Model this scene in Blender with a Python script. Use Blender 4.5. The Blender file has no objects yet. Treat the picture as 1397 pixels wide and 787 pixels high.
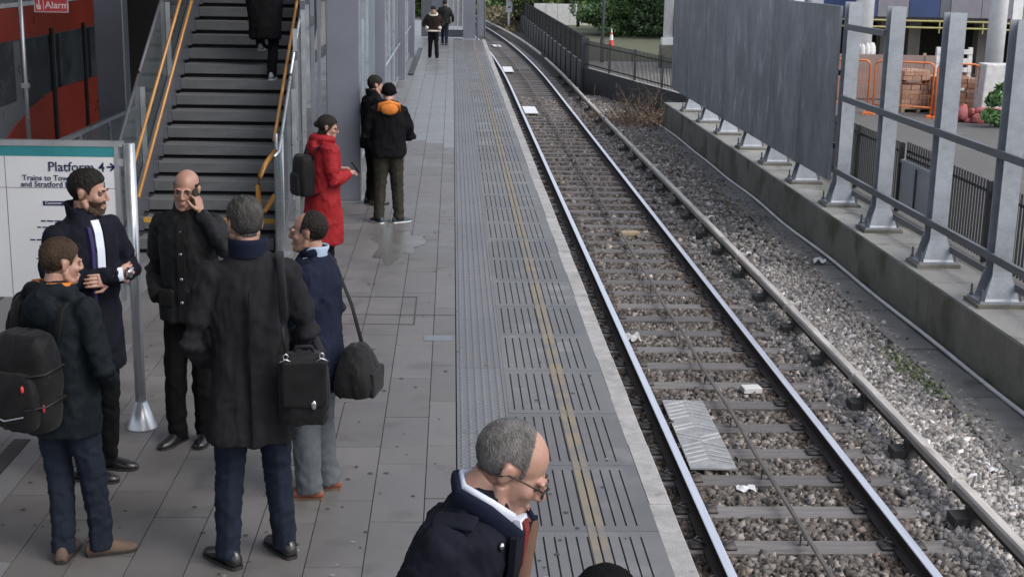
import bpy, bmesh, math, random
import numpy as np
from mathutils import Matrix, Vector

random.seed(7)
rng = np.random.default_rng(7)
R = math.radians
scene = bpy.context.scene
COL = scene.collection

# ---------------------------------------------------------------- camera
F_PX, PITCH, YAW, ROLL, CAM_H = 1868.6, .2347, .0464, -.0197, 3.156
cam_d = bpy.data.cameras.new('camera')
cam_d.sensor_fit = 'HORIZONTAL'; cam_d.sensor_width = 36
cam_d.lens = F_PX * 36 / 1397
cam_d.clip_start = .05; cam_d.clip_end = 3000
cam = bpy.data.objects.new('camera', cam_d); COL.objects.link(cam)
_r = Vector((math.cos(YAW), -math.sin(YAW), 0))
_f = Vector((math.sin(YAW)*math.cos(PITCH), math.cos(YAW)*math.cos(PITCH), -math.sin(PITCH)))
_d = _f.cross(_r)
_c, _s = math.cos(ROLL), math.sin(ROLL)
_right = _c*_r + _s*_d; _down = -_s*_r + _c*_d
m = Matrix.Identity(4)
for i in range(3):
    m[i][0] = _right[i]; m[i][1] = -_down[i]; m[i][2] = -_f[i]
m[2][3] = CAM_H
cam.matrix_world = m
scene.camera = cam

# ---------------------------------------------------------------- sky and sun (overcast)
SUN_EL, SUN_AZ = 48, 125          # azimuth clockwise from +Y
world = bpy.data.worlds.new('World'); scene.world = world; world.use_nodes = True
wn = world.node_tree.nodes; wl = world.node_tree.links
sky = wn.new('ShaderNodeTexSky'); sky.sky_type = 'NISHITA'; sky.sun_disc = False
sky.sun_elevation = R(SUN_EL); sky.sun_rotation = R(SUN_AZ)
sky.air_density = 1.0; sky.dust_density = 3.0; sky.ozone_density = 1.0
hsv = wn.new('ShaderNodeHueSaturation'); hsv.inputs['Saturation'].default_value = .50
wl.new(sky.outputs[0], hsv.inputs['Color'])
wl.new(hsv.outputs[0], wn['Background'].inputs[0]); wn['Background'].inputs[1].default_value = .15
sl = bpy.data.lights.new('sun', 'SUN'); sl.energy = .6; sl.angle = R(30); sl.color = (1, .97, .93)
sun = bpy.data.objects.new('sun', sl); COL.objects.link(sun)
_az, _el = R(SUN_AZ), R(SUN_EL)
_dir = Vector((math.sin(_az)*math.cos(_el), math.cos(_az)*math.cos(_el), math.sin(_el)))
sun.rotation_euler = _dir.to_track_quat('Z', 'Y').to_euler()
vs = scene.view_settings
vs.view_transform = 'Standard'; vs.look = 'None'; vs.exposure = .9; vs.gamma = 1.0
vs.use_curve_mapping = False

# ---------------------------------------------------------------- helpers
def tag(o, label=None, cat=None, group=None, kind=None):
    if label: o['label'] = label
    if cat: o['category'] = cat
    if group: o['group'] = group
    if kind: o['kind'] = kind
    return o

def link(o, parent=None):
    COL.objects.link(o)
    if parent is not None: o.parent = parent
    return o

def empty(name, loc=(0, 0, 0), rz=0, label=None, cat=None, group=None, kind=None):
    o = bpy.data.objects.new(name, None); o.empty_display_size = .1
    o.location = loc; o.rotation_euler = (0, 0, rz)
    link(o); return tag(o, label, cat, group, kind)

def inst(name, mesh, parent=None, loc=(0, 0, 0), rot=(0, 0, 0), scale=(1, 1, 1)):
    o = bpy.data.objects.new(name, mesh); o.location = loc; o.rotation_euler = rot; o.scale = scale
    return link(o, parent)

def mesh_np(name, V, Fs, mat=None, smooth=False):
    me = bpy.data.meshes.new(name)
    me.from_pydata([tuple(v) for v in V] if not isinstance(V, np.ndarray) else V.tolist(), [], Fs)
    me.validate(); me.update()
    if mat is not None:
        for mm in (mat if isinstance(mat, (list, tuple)) else [mat]): me.materials.append(mm)
    if smooth: me.polygons.foreach_set('use_smooth', [True]*len(me.polygons))
    return me

class MB:
    def __init__(s): s.v = []; s.f = []; s.mi = []; s.cur = 0
    def face(s, idx): s.f.append(idx); s.mi.append(s.cur)
    def box(s, c, d, rot=None, taper=1.0):
        b = len(s.v); hx, hy, hz = d[0]/2, d[1]/2, d[2]/2
        for sx, sy, sz in ((-1,-1,-1),(1,-1,-1),(1,1,-1),(-1,1,-1),(-1,-1,1),(1,-1,1),(1,1,1),(-1,1,1)):
            t = taper if sz > 0 else 1
            p = Vector((sx*hx*t, sy*hy*t, sz*hz))
            if rot is not None: p = rot @ p
            s.v.append(tuple(p + Vector(c)))
        for q in ((0,3,2,1),(4,5,6,7),(0,1,5,4),(1,2,6,5),(2,3,7,6),(3,0,4,7)): s.face(tuple(b+i for i in q))
        return s
    def bb(s, x0, x1, y0, y1, z0, z1):
        return s.box(((x0+x1)/2, (y0+y1)/2, (z0+z1)/2), (x1-x0, y1-y0, z1-z0))
    def prism(s, poly, axis, a, b):
        """extrude a 2D polygon along axis ('x','y','z') from a to b"""
        n = len(poly); k = len(s.v)
        for t in (a, b):
            for (p, q) in poly:
                s.v.append({'x': (t, p, q), 'y': (p, t, q), 'z': (p, q, t)}[axis])
        s.face(tuple(range(k, k+n))[::-1]); s.face(tuple(range(k+n, k+2*n)))
        for i in range(n):
            j = (i+1) % n; s.face((k+i, k+j, k+n+j, k+n+i))
        return s
    def rings(s, rings, cap=True):
        k = len(s.v); n = len(rings[0])
        for r in rings: s.v.extend([tuple(p) for p in r])
        for a in range(len(rings)-1):
            for i in range(n):
                j = (i+1) % n
                s.face((k+a*n+i, k+a*n+j, k+(a+1)*n+j, k+(a+1)*n+i))
        if cap:
            s.face(tuple(range(k, k+n))[::-1]); e = k+(len(rings)-1)*n
            s.face(tuple(range(e, e+n)))
        return s
    def tube(s, pts, r, n=10, up=(0, 0, 1), cap=True, closed=False):
        """pts polyline; r scalar, or per-point scalar or (ra, rb); ra lies along the side, rb along up"""
        P = [Vector(p) for p in pts]; N = len(P)
        rr = r if isinstance(r, (list, tuple)) and len(r) == N and not (N == 2 and isinstance(r, tuple)) else [r]*N
        out = []
        for i in range(N):
            if closed: t = P[(i+1) % N] - P[i-1]
            else: t = (P[min(i+1, N-1)] - P[max(i-1, 0)])
            t.normalize()
            u = Vector(up); 
            if abs(u.dot(t)) > .97: u = Vector((0, 1, 0)) if abs(t.y) < .9 else Vector((1, 0, 0))
            side = t.cross(u).normalized(); u2 = side.cross(t).normalized()
            ra, rb = rr[i] if isinstance(rr[i], (list, tuple)) else (rr[i], rr[i])
            out.append([P[i] + side*(ra*math.cos(2*math.pi*k/n)) + u2*(rb*math.sin(2*math.pi*k/n)) for k in range(n)])
        if closed:
            out.append(out[0]); s.rings(out, cap=False)
        else: s.rings(out, cap)
        return s
    def ball(s, c, r, nu=14, nv=9, rot=None):
        rx, ry, rz = r if isinstance(r, (list, tuple)) else (r, r, r)
        k = len(s.v); c = Vector(c)
        def P(x, y, z):
            p = Vector((x*rx, y*ry, z*rz))
            if rot is not None: p = rot @ p
            return tuple(p + c)
        s.v.append(P(0, 0, -1))
        for a in range(1, nv):
            ph = -math.pi/2 + math.pi*a/nv
            for i in range(nu):
                th = 2*math.pi*i/nu
                s.v.append(P(math.cos(ph)*math.cos(th), math.cos(ph)*math.sin(th), math.sin(ph)))
        s.v.append(P(0, 0, 1)); top = len(s.v)-1
        for i in range(nu):
            j = (i+1) % nu
            s.face((k, k+1+j, k+1+i))
            for a in range(nv-2):
                s.face((k+1+a*nu+i, k+1+a*nu+j, k+1+(a+1)*nu+j, k+1+(a+1)*nu+i))
            s.face((top, k+1+(nv-2)*nu+i, k+1+(nv-2)*nu+j))
        return s
    def quad(s, a, b, c, d):
        k = len(s.v); s.v.extend([tuple(a), tuple(b), tuple(c), tuple(d)]); s.face((k, k+1, k+2, k+3)); return s
    def mesh(s, name, mat, smooth=False):
        me = bpy.data.meshes.new(name); me.from_pydata(s.v, [], s.f); me.update()
        mats = mat if isinstance(mat, (list, tuple)) else [mat]
        for mm in mats: me.materials.append(mm)
        if len(mats) > 1: me.polygons.foreach_set('material_index', s.mi)
        if smooth: me.polygons.foreach_set('use_smooth', [True]*len(me.polygons))
        return me
    def build(s, name, mat, parent=None, loc=(0, 0, 0), rz=0, smooth=False, bevel=0, seg=2):
        o = inst(name, s.mesh(name, mat, smooth), parent, loc, (0, 0, rz))
        if bevel: add_bevel(o, bevel, seg)
        return o

def add_bevel(o, w, seg=2):
    b = o.modifiers.new('bevel', 'BEVEL'); b.width = w; b.segments = seg; b.limit_method = 'ANGLE'; b.angle_limit = R(40)
    return o

def auto_smooth(o):
    me = o.data
    me.polygons.foreach_set('use_smooth', [True]*len(me.polygons))
    return o

def text_part(name, body, size, mat, parent, loc, rot, align='LEFT', extrude=.0012, bold=0.0):
    cu = bpy.data.curves.new('text', 'FONT'); cu.body = body; cu.size = size; cu.extrude = extrude
    cu.align_x = align; cu.offset = bold; cu.resolution_u = 3
    t = bpy.data.objects.new('text', cu); COL.objects.link(t)
    dg = bpy.context.evaluated_depsgraph_get(); dg.update()
    me = bpy.data.meshes.new_from_object(t.evaluated_get(dg))
    bpy.data.objects.remove(t); bpy.data.curves.remove(cu)
    me.materials.clear(); me.materials.append(mat)
    return inst(name, me, parent, loc, rot)

# ---------------------------------------------------------------- materials
MATS = {}
def mat(name, c1, c2=None, scale=4.0, rough=.7, rvar=.12, bump=.0, bscale=80, metal=0.0, rand=0.0,
        world_pos=False, detail=6, spec=.5, sheen=0.0, fine=.12, stretch=(1, 1, 1), attr=None, stains=None, coat=0):
    """two-tone noise colour, roughness variation, fine bump; rand varies brightness per object"""
    mt = bpy.data.materials.new(name); mt.use_nodes = True
    nt = mt.node_tree; N = nt.nodes; L = nt.links; b = N['Principled BSDF']
    if c2 is None: c2 = tuple(x*.72 for x in c1)
    if world_pos: tc = N.new('ShaderNodeNewGeometry').outputs['Position']
    else: tc = N.new('ShaderNodeTexCoord').outputs['Object']
    mp = N.new('ShaderNodeMapping'); mp.inputs['Scale'].default_value = stretch; L.new(tc, mp.inputs[0]); tc = mp.outputs[0]
    n1 = N.new('ShaderNodeTexNoise'); n1.inputs['Scale'].default_value = scale; n1.inputs['Detail'].default_value = detail
    n1.inputs['Roughness'].default_value = .65; L.new(tc, n1.inputs['Vector'])
    rp = N.new('ShaderNodeValToRGB'); rp.color_ramp.elements[0].position = .32; rp.color_ramp.elements[1].position = .68
    rp.color_ramp.elements[0].color = (*c2, 1); rp.color_ramp.elements[1].color = (*c1, 1)
    L.new(n1.outputs[0], rp.inputs[0]); col = rp.outputs[0]
    if attr:
        at = N.new('ShaderNodeAttribute'); at.attribute_name = attr
        mx = N.new('ShaderNodeMix'); mx.data_type = 'RGBA'; mx.blend_type = 'MULTIPLY'; mx.inputs['Factor'].default_value = 1
        L.new(col, mx.inputs['A']); L.new(at.outputs['Color'], mx.inputs['B']); col = mx.outputs['Result']
    if stains:
        sc, sharp, colr, amt = stains
        n3 = N.new('ShaderNodeTexNoise'); n3.inputs['Scale'].default_value = sc; n3.inputs['Detail'].default_value = 8
        L.new(tc, n3.inputs['Vector'])
        r3 = N.new('ShaderNodeValToRGB'); r3.color_ramp.elements[0].position = sharp; r3.color_ramp.elements[1].position = min(1, sharp+.12)
        r3.color_ramp.elements[0].color = (0, 0, 0, 1); r3.color_ramp.elements[1].color = (amt, amt, amt, 1)
        L.new(n3.outputs[0], r3.inputs[0])
        mx = N.new('ShaderNodeMix'); mx.data_type = 'RGBA'
        L.new(r3.outputs[0], mx.inputs['Factor']); L.new(col, mx.inputs['A']); mx.inputs['B'].default_value = (*colr, 1); col = mx.outputs['Result']
    n2 = N.new('ShaderNodeTexNoise'); n2.inputs['Scale'].default_value = bscale; n2.inputs['Detail'].default_value = 4
    L.new(tc, n2.inputs['Vector'])
    if fine:
        mr = N.new('ShaderNodeMapRange'); mr.inputs['From Min'].default_value = .25; mr.inputs['From Max'].default_value = .75
        mr.inputs['To Min'].default_value = 1-fine; mr.inputs['To Max'].default_value = 1+fine
        L.new(n2.outputs[0], mr.inputs[0])
        hs = N.new('ShaderNodeHueSaturation'); L.new(col, hs.inputs['Color']); L.new(mr.outputs[0], hs.inputs['Value']); col = hs.outputs[0]
    if rand:
        oi = N.new('ShaderNodeObjectInfo'); mr = N.new('ShaderNodeMapRange')
        mr.inputs['To Min'].default_value = 1-rand; mr.inputs['To Max'].default_value = 1+rand; L.new(oi.outputs['Random'], mr.inputs[0])
        hs = N.new('ShaderNodeHueSaturation'); L.new(col, hs.inputs['Color']); L.new(mr.outputs[0], hs.inputs['Value']); col = hs.outputs[0]
    L.new(col, b.inputs['Base Color'])
    mr = N.new('ShaderNodeMapRange'); mr.inputs['To Min'].default_value = max(.02, rough-rvar); mr.inputs['To Max'].default_value = min(1, rough+rvar)
    mr.inputs['From Min'].default_value = .3; mr.inputs['From Max'].default_value = .7
    L.new(n1.outputs[0], mr.inputs[0]); L.new(mr.outputs[0], b.inputs['Roughness'])
    b.inputs['Metallic'].default_value = metal; b.inputs['Specular IOR Level'].default_value = spec
    if sheen: b.inputs['Sheen Weight'].default_value = sheen; b.inputs['Sheen Roughness'].default_value = .6
    if coat: b.inputs['Coat Weight'].default_value = coat; b.inputs['Coat Roughness'].default_value = .1
    if bump:
        bp = N.new('ShaderNodeBump'); bp.inputs['Strength'].default_value = min(1, bump); bp.inputs['Distance'].default_value = .01
        L.new(n2.outputs[0], bp.inputs['Height']); L.new(bp.outputs[0], b.inputs['Normal'])
    MATS[name] = mt
    return mt

def glass_mat(name, tint=(.75, .82, .85), rough=.05, alpha=.25):
    mt = bpy.data.materials.new(name); mt.use_nodes = True
    nt = mt.node_tree; N = nt.nodes; L = nt.links; b = N['Principled BSDF']
    b.inputs['Base Color'].default_value = (*tint, 1); b.inputs['Roughness'].default_value = rough
    tr = N.new('ShaderNodeBsdfTransparent'); tr.inputs[0].default_value = (.86, .9, .92, 1)
    mx = N.new('ShaderNodeMixShader'); nz = N.new('ShaderNodeTexNoise'); nz.inputs['Scale'].default_value = 2.5; nz.inputs['Detail'].default_value = 6
    tc = N.new('ShaderNodeTexCoord'); L.new(tc.outputs['Object'], nz.inputs['Vector'])
    mr = N.new('ShaderNodeMapRange'); mr.inputs['To Min'].default_value = alpha*.6; mr.inputs['To Max'].default_value = alpha*1.4
    L.new(nz.outputs[0], mr.inputs[0]); L.new(mr.outputs[0], mx.inputs[0])
    L.new(tr.outputs[0], mx.inputs[1]); L.new(b.outputs[0], mx.inputs[2]); L.new(mx.outputs[0], N['Material Output'].inputs[0])
    return mt

M = {}
M['paving'] = mat('paving', (.136, .130, .127), (.096, .091, .089), scale=1.1, rough=.50, rvar=.16, bump=.14, bscale=160, rand=.10, world_pos=True, fine=.10,
                  stains=(3.0, .57, (.060, .057, .054), .55))
M['paving_far'] = mat('paving_far', (.165, .165, .172), (.125, .125, .13), scale=1.1, rough=.4, bump=.1, bscale=90, world_pos=True)
M['joint'] = mat('joint', (.055, .052, .05), rough=.9, world_pos=True, bump=.2)
M['tactile'] = mat('tactile', (.124, .127, .136), (.088, .091, .098), scale=1.6, rough=.5, bump=.15, bscale=120, rand=.08, world_pos=True, stains=(5, .64, (.05, .05, .052), .5))
M['grooved'] = mat('grooved', (.142, .140, .142), (.092, .092, .096), scale=1.3, rough=.55, bump=.2, bscale=140, rand=.12, world_pos=True, stains=(2.4, .56, (.215, .212, .21), .5))
M['groove_dark'] = mat('groove_dark', (.055, .054, .055), rough=.9, world_pos=True)
M['yellow_line'] = mat('yellow_line', (.215, .175, .115), (.165, .145, .115), scale=4, rough=.7, bump=.2, world_pos=True, stains=(3.2, .45, (.138, .134, .128), .88))
M['coping'] = mat('coping', (.36, .35, .345), (.22, .215, .21), scale=5, rough=.8, bump=.35, bscale=70, rand=.08, world_pos=True, stains=(9, .6, (.12, .115, .11), .6))
M['conc_dark'] = mat('conc_dark', (.06, .058, .055), (.035, .034, .03), scale=3, rough=.9, bump=.3, world_pos=True)
M['plinth'] = mat('plinth', (.19, .18, .155), (.105, .10, .078), scale=1.6, rough=.8, bump=.35, bscale=50, world_pos=True, stains=(1.2, .52, (.055, .06, .035), .75))
M['plinth_top'] = mat('plinth_top', (.30, .295, .28), (.17, .165, .15), scale=1.3, rough=.55, rvar=.2, bump=.3, bscale=50, world_pos=True, stains=(2.0, .57, (.10, .10, .075), .7))
M['ground'] = mat('ground', (.14, .125, .105), (.08, .075, .065), scale=2, rough=.95, bump=.6, bscale=30, world_pos=True)
M['bed'] = mat('bed', (.060, .056, .053), (.028, .026, .025), scale=7, rough=.95, bump=.8, bscale=28, world_pos=True)
M['stone'] = mat('stone', (1, 1, 1), (.72, .70, .68), scale=30, rough=.9, bump=.25, bscale=120, attr='col', world_pos=True, fine=.15)
M['sleeper'] = mat('sleeper', (.180, .168, .165), (.080, .074, .072), scale=3, rough=.75, bump=.45, bscale=40, rand=.22, stretch=(.5, 5, 5), stains=(2, .60, (.035, .032, .03), .6))
M['rail_steel'] = mat('rail_steel', (.95, .94, .97), (.85, .84, .88), scale=3, rough=.42, rvar=.06, metal=1, stretch=(20, .6, 1), world_pos=True, fine=.05)
M['rail_rust'] = mat('rail_rust', (.045, .037, .034), (.026, .022, .021), scale=8, rough=.85, bump=.3, world_pos=True)
M['clip'] = mat('clip', (.085, .075, .07), (.05, .045, .042), scale=10, rough=.6, metal=.3)
M['cond_top'] = mat('cond_top', (.52, .495, .46), (.31, .285, .26), scale=2.2, rough=.6, bump=.2, world_pos=True, stretch=(4, .7, 4), stains=(5, .60, (.12, .10, .085), .6))
M['cond_dark'] = mat('cond_dark', (.05, .046, .044), rough=.7)
M['galv'] = mat('galv', (.36, .385, .42), (.27, .29, .325), scale=5, rough=.45, metal=.35, bump=.05, rand=.06, stains=(8, .63, (.22, .225, .23), .6))
M['galv_dark'] = mat('galv_dark', (.16, .17, .185), (.11, .115, .125), scale=5, rough=.5, metal=.3)
M['panel'] = mat('panel', (.29, .302, .323), (.115, .124, .142), scale=1.3, rough=.6, rvar=.14, metal=.1, rand=.16, stretch=(1, 1, .5), detail=7, stains=(2.6, .60, (.42, .43, .45), .6), bump=.04, bscale=9, fine=.16)
M['black_steel'] = mat('black_steel', (.022, .023, .026), (.015, .015, .017), rough=.45, scale=6)
M['fence_dark'] = mat('fence_dark', (.030, .031, .038), (.020, .021, .026), rough=.6, scale=3)
M['precast'] = mat('precast', (.115, .108, .10), (.06, .057, .053), scale=2, rough=.9, bump=.3, rand=.15, stretch=(3, 3, .6))
M['white_paint'] = mat('white_paint', (.74, .75, .77), (.60, .61, .62), scale=3, rough=.45, stains=(4, .64, (.4, .4, .38), .5))
M['pale'] = mat('pale', (.62, .62, .62), (.45, .44, .42), scale=6, rough=.7, bump=.2)
M['pipe'] = mat('pipe', (.62, .62, .62), (.40, .39, .38), scale=3, rough=.6, world_pos=True, stretch=(3, 1, 3))
M['steel_col'] = mat('steel_col', (.165, .175, .215), (.14, .148, .18), scale=1.5, rough=.42, rvar=.08, metal=.1, fine=.03)
M['steel_col_dark'] = mat('steel_col_dark', (.10, .105, .125), (.075, .08, .095), scale=2, rough=.45, fine=.03)
M['alu'] = mat('alu', (.50, .52, .55), (.40, .42, .45), scale=6, rough=.35, metal=.7, fine=.04)
M['tread'] = mat('tread', (.122, .127, .134), (.080, .083, .089), scale=2.5, rough=.55, bump=.15, stretch=(1, 4, 4), stains=(6, .62, (.14, .14, .14), .5))
M['riser_dark'] = mat('riser_dark', (.016, .016, .018), rough=.8)
M['orange_rail'] = mat('orange_rail', (.42, .20, .04), (.32, .145, .03), scale=5, rough=.38, coat=.2, fine=.05)
M['yellow_strip'] = mat('yellow_strip', (.48, .27, .04), (.30, .18, .05), scale=14, rough=.7)
M['glass'] = glass_mat('glass')
M['glass_dark'] = glass_mat('glass_dark', (.10, .12, .13), .05, .55)
M['train_red'] = mat('train_red', (.46, .062, .035), (.38, .05, .03), scale=1, rough=.35, coat=.25, fine=.02)
M['train_grey'] = mat('train_grey', (.24, .255, .28), rough=.35)
M['train_glass'] = mat('train_glass', (.12, .135, .15), (.035, .04, .045), scale=1.6, rough=.06, fine=0, spec=.8, detail=3)  # mottled tones put reflections into the glass colour
M['rubber'] = mat('rubber', (.014, .013, .015), rough=.6)
M['sign_white'] = mat('sign_white', (.70, .71, .74), (.66, .67, .70), scale=2, rough=.35, fine=.02)
M['sign_teal'] = mat('sign_teal', (.03, .25, .29), rough=.4, fine=.02)
M['sign_navy'] = mat('sign_navy', (.014, .022, .085), rough=.5, fine=.02)
M['sign_red'] = mat('sign_red', (.36, .03, .035), rough=.4, fine=.02)
M['sign_pink'] = mat('sign_pink', (.62, .45, .45), rough=.5, fine=.02)
M['asphalt'] = mat('asphalt', (.115, .11, .105), (.085, .082, .078), scale=2, rough=.9, bump=.3, bscale=60, world_pos=True, stains=(1.1, .58, (.17, .16, .145), .6))
M['grass'] = mat('grass', (.105, .112, .065), (.07, .075, .042), scale=3, rough=.95, bump=.7, bscale=30, world_pos=True)
M['path'] = mat('path', (.46, .45, .42), (.34, .33, .31), scale=3, rough=.9, bump=.3, world_pos=True)
M['litter_leaf'] = mat('litter_leaf', (1, 1, 1), (.75, .72, .70), scale=8, rough=.9, attr='col', world_pos=True)
M['leaf_a'] = mat('leaf_a', (.090, .135, .058), (.048, .078, .036), scale=1.5, rough=.6, attr='col', world_pos=True)
M['bark'] = mat('bark', (.10, .085, .065), (.06, .05, .04), scale=9, rough=.95, bump=.5)
M['twig'] = mat('twig', (.22, .17, .125), (.13, .10, .07), scale=9, rough=.95)
M['orange'] = mat('orange', (.72, .20, .055), (.60, .16, .05), scale=6, rough=.5)
M['cone_red'] = mat('cone_red', (.66, .07, .05), rough=.5)
M['brick'] = mat('brick', (.42, .27, .20), (.28, .17, .12), scale=9, rough=.9, rand=.25, bump=.2)
M['pallet'] = mat('pallet', (.40, .31, .21), (.28, .21, .14), scale=7, rough=.9, rand=.12, stretch=(6, 1, 1))
M['viaduct'] = mat('viaduct', (.19, .18, .165), (.11, .105, .10), scale=.8, rough=.9, bump=.2, world_pos=True)
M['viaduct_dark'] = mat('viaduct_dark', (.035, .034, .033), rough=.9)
M['blue'] = mat('blue', (.022, .050, .15), (.014, .03, .09), scale=1, rough=.5)
M['hiviz'] = mat('hiviz', (.34, .32, .12), rough=.6)
M['lilac'] = mat('lilac', (.20, .195, .225), rough=.7)
M['walk'] = mat('walk', (.165, .16, .155), (.10, .097, .092), scale=2.5, rough=.8, bump=.3, rand=.12, world_pos=True, stains=(2.2, .55, (.06, .057, .05), .75))
M['conduit'] = mat('conduit', (.12, .105, .095), (.06, .053, .048), scale=3, rough=.6, world_pos=True)
M['orange_thin'] = mat('orange_thin', (.55, .18, .08), rough=.6)
M['plate'] = mat('plate', (.42, .42, .42), (.24, .235, .23), scale=4, rough=.5, metal=.5, bump=.15, stains=(3, .58, (.10, .09, .085), .7))
M['plate_light'] = mat('plate_light', (.60, .60, .60), (.40, .40, .39), scale=6, rough=.4, metal=.3)
#PEOPLE_MATS
M['ballast_sheet'] = M['bed']

# ================================================================= THE SETTING
Z_RAIL = -1.12
Z_BED = -1.32
Y_END = 57.0
def curve_dx(y):
    t = max(0., y-48.); return -t*t/1400.

# ---- ground sheets
g = MB(); 
nx, ny = 30, 60
g.bb(-300, 300, -60, 900, -2.2, -1.46)
tag(g.build('ground', M['ground']), kind='structure')

# track bed
bed = MB(); ys = np.concatenate([np.arange(-6, 60, 2.0), np.arange(60, 300, 6.0)])
for a, b in zip(ys[:-1], ys[1:]):
    for (xa, xb, za, zb) in ((1.36, 3.9, -1.31, -1.31), (3.9, 5.05, -1.31, -1.27), (5.05, 5.84, -1.27, -1.245)):
        bed.quad((xa+curve_dx(a), a, za), (xb+curve_dx(a), a, zb), (xb+curve_dx(b), b, zb), (xa+curve_dx(b), b, za))
bed_o = bed.build('track_bed', M['bed']); tag(bed_o, kind='structure')

# ---- ballast stones (uncountable)
def stones(n, fx, fy, fz, smin, smax, colfun, name):
    x = fx(n); y = fy(n); z = fz(x, y)
    s = rng.uniform(smin, smax, n)
    base = np.array([(-1,-1,-1),(1,-1,-1),(1,1,-1),(-1,1,-1),(-1,-1,1),(1,-1,1),(1,1,1),(-1,1,1)], float)*.5
    V = base[None]*rng.uniform(.45, 1.15, (n, 8, 1)) + rng.normal(0, .10, (n, 8, 3))
    V *= (s[:, None, None]*rng.uniform(.65, 1.2, (n, 1, 3)))
    # random rotation
    q = rng.normal(size=(n, 4)); q /= np.linalg.norm(q, axis=1, keepdims=True)
    w, a, b, c = q.T
    Rm = np.stack([np.stack([1-2*(b*b+c*c), 2*(a*b-c*w), 2*(a*c+b*w)], -1), np.stack([2*(a*b+c*w), 1-2*(a*a+c*c), 2*(b*c-a*w)], -1),
                   np.stack([2*(a*c-b*w), 2*(b*c+a*w), 1-2*(a*a+b*b)], -1)], 1)
    V = np.einsum('nij,nkj->nki', Rm, V)
    V += np.stack([x, y, z], -1)[:, None]
    q = np.array([(0,3,2,1),(4,5,6,7),(0,1,5,4),(1,2,6,5),(2,3,7,6),(3,0,4,7)])
    Fc = (q[None] + (np.arange(n)*8)[:, None, None]).reshape(-1, 4)
    me = bpy.data.meshes.new(name)
    me.vertices.add(n*8); me.vertices.foreach_set('co', V.reshape(-1))
    me.loops.add(len(Fc)*4); me.loops.foreach_set('vertex_index', Fc.reshape(-1).astype(np.int32))
    me.polygons.add(len(Fc)); me.polygons.foreach_set('loop_start', np.arange(0, len(Fc)*4, 4, dtype=np.int32))
    me.update(calc_edges=True)
    col = colfun(x, y, n)
    ca = me.color_attributes.new('col', 'FLOAT_COLOR', 'POINT')
    ca.data.foreach_set('color', np.repeat(np.concatenate([col, np.ones((n, 1))], 1), 8, axis=0).reshape(-1))
    me.materials.append(M['stone'])
    return inst(name, me)

SL_Y0, SL_D = 9.203, .70
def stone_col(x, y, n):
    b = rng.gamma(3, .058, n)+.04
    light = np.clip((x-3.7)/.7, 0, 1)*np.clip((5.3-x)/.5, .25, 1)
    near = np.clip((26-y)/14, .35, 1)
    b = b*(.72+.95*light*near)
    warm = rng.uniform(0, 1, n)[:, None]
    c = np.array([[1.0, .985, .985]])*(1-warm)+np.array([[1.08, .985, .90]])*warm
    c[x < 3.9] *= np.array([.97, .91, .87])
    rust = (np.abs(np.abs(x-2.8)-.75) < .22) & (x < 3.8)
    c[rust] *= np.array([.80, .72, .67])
    platform_side = (x < 2.0); c[platform_side] *= .62  # stones nearest the platform are darker
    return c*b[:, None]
def zb(x, y):
    ph = ((y-SL_Y0)/SL_D) % 1.0
    crib = np.minimum(ph, 1-ph)*SL_D
    under = (x > 1.5) & (x < 3.87) & (crib < .14)
    lvl = np.where(x < 3.9, -1.315, -1.30+np.clip((x-3.9)/1.2, 0, 1)*.06)
    hump = .03*np.exp(-((x-4.55)/.35)**2)
    return np.where(under, -1.40, lvl+hump + rng.uniform(-.012, .020, x.shape))
def pickxy(n, y0, y1, p):
    u = rng.uniform(0, 1, n); return y0+(y1-y0)*u**p
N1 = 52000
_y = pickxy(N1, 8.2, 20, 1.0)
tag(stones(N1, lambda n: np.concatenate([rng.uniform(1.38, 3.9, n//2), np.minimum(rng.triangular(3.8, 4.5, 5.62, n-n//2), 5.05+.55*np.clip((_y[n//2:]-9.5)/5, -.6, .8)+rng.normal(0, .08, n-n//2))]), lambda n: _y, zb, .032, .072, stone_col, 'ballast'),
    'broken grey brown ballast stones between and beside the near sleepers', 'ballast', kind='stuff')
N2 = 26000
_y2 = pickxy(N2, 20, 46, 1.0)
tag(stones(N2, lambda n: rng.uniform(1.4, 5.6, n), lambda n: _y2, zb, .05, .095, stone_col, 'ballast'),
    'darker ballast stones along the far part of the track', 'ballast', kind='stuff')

# ---- sleepers with rail clips (pieces of the track bed)
sm = MB().bb(-1.19, 1.19, -.115, .115, -.12, 0).mesh('sleeper', M['sleeper'])
cm = MB()
cm.tube([(-.035, -.05, .0), (-.04, -.05, .045), (.0, -.035, .06), (.035, 0, .05), (.0, .035, .06), (-.04, .045, .04), (-.045, .03, .0)], .0095, 6)
cm.box((0, 0, .01), (.13, .15, .02))
cm = cm.mesh('rail_clip', M['clip'], True)
sleepers = []
k = 0; y = SL_Y0-2*SL_D
while y < 78:
    near = y < 48
    j = .010
    o = inst('sleeper', sm, bed_o, (2.80+curve_dx(y)+random.uniform(-.03, .03), y+random.uniform(-.02, .02), -1.270+random.uniform(-.006, .004)), (random.uniform(-.01, .01), 0, random.uniform(-.012, .012)))
    add_bevel(o, .012, 1)
    if y < 24:
        for rx in (2.05, 3.55):
            for sd in (-1, 1):
                c = inst('rail_clip', cm, o, (rx-2.80+sd*.115, random.uniform(-.02, .02), .004), (0, 0, 0 if sd > 0 else math.pi))
    y += SL_D; k += 1

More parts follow.
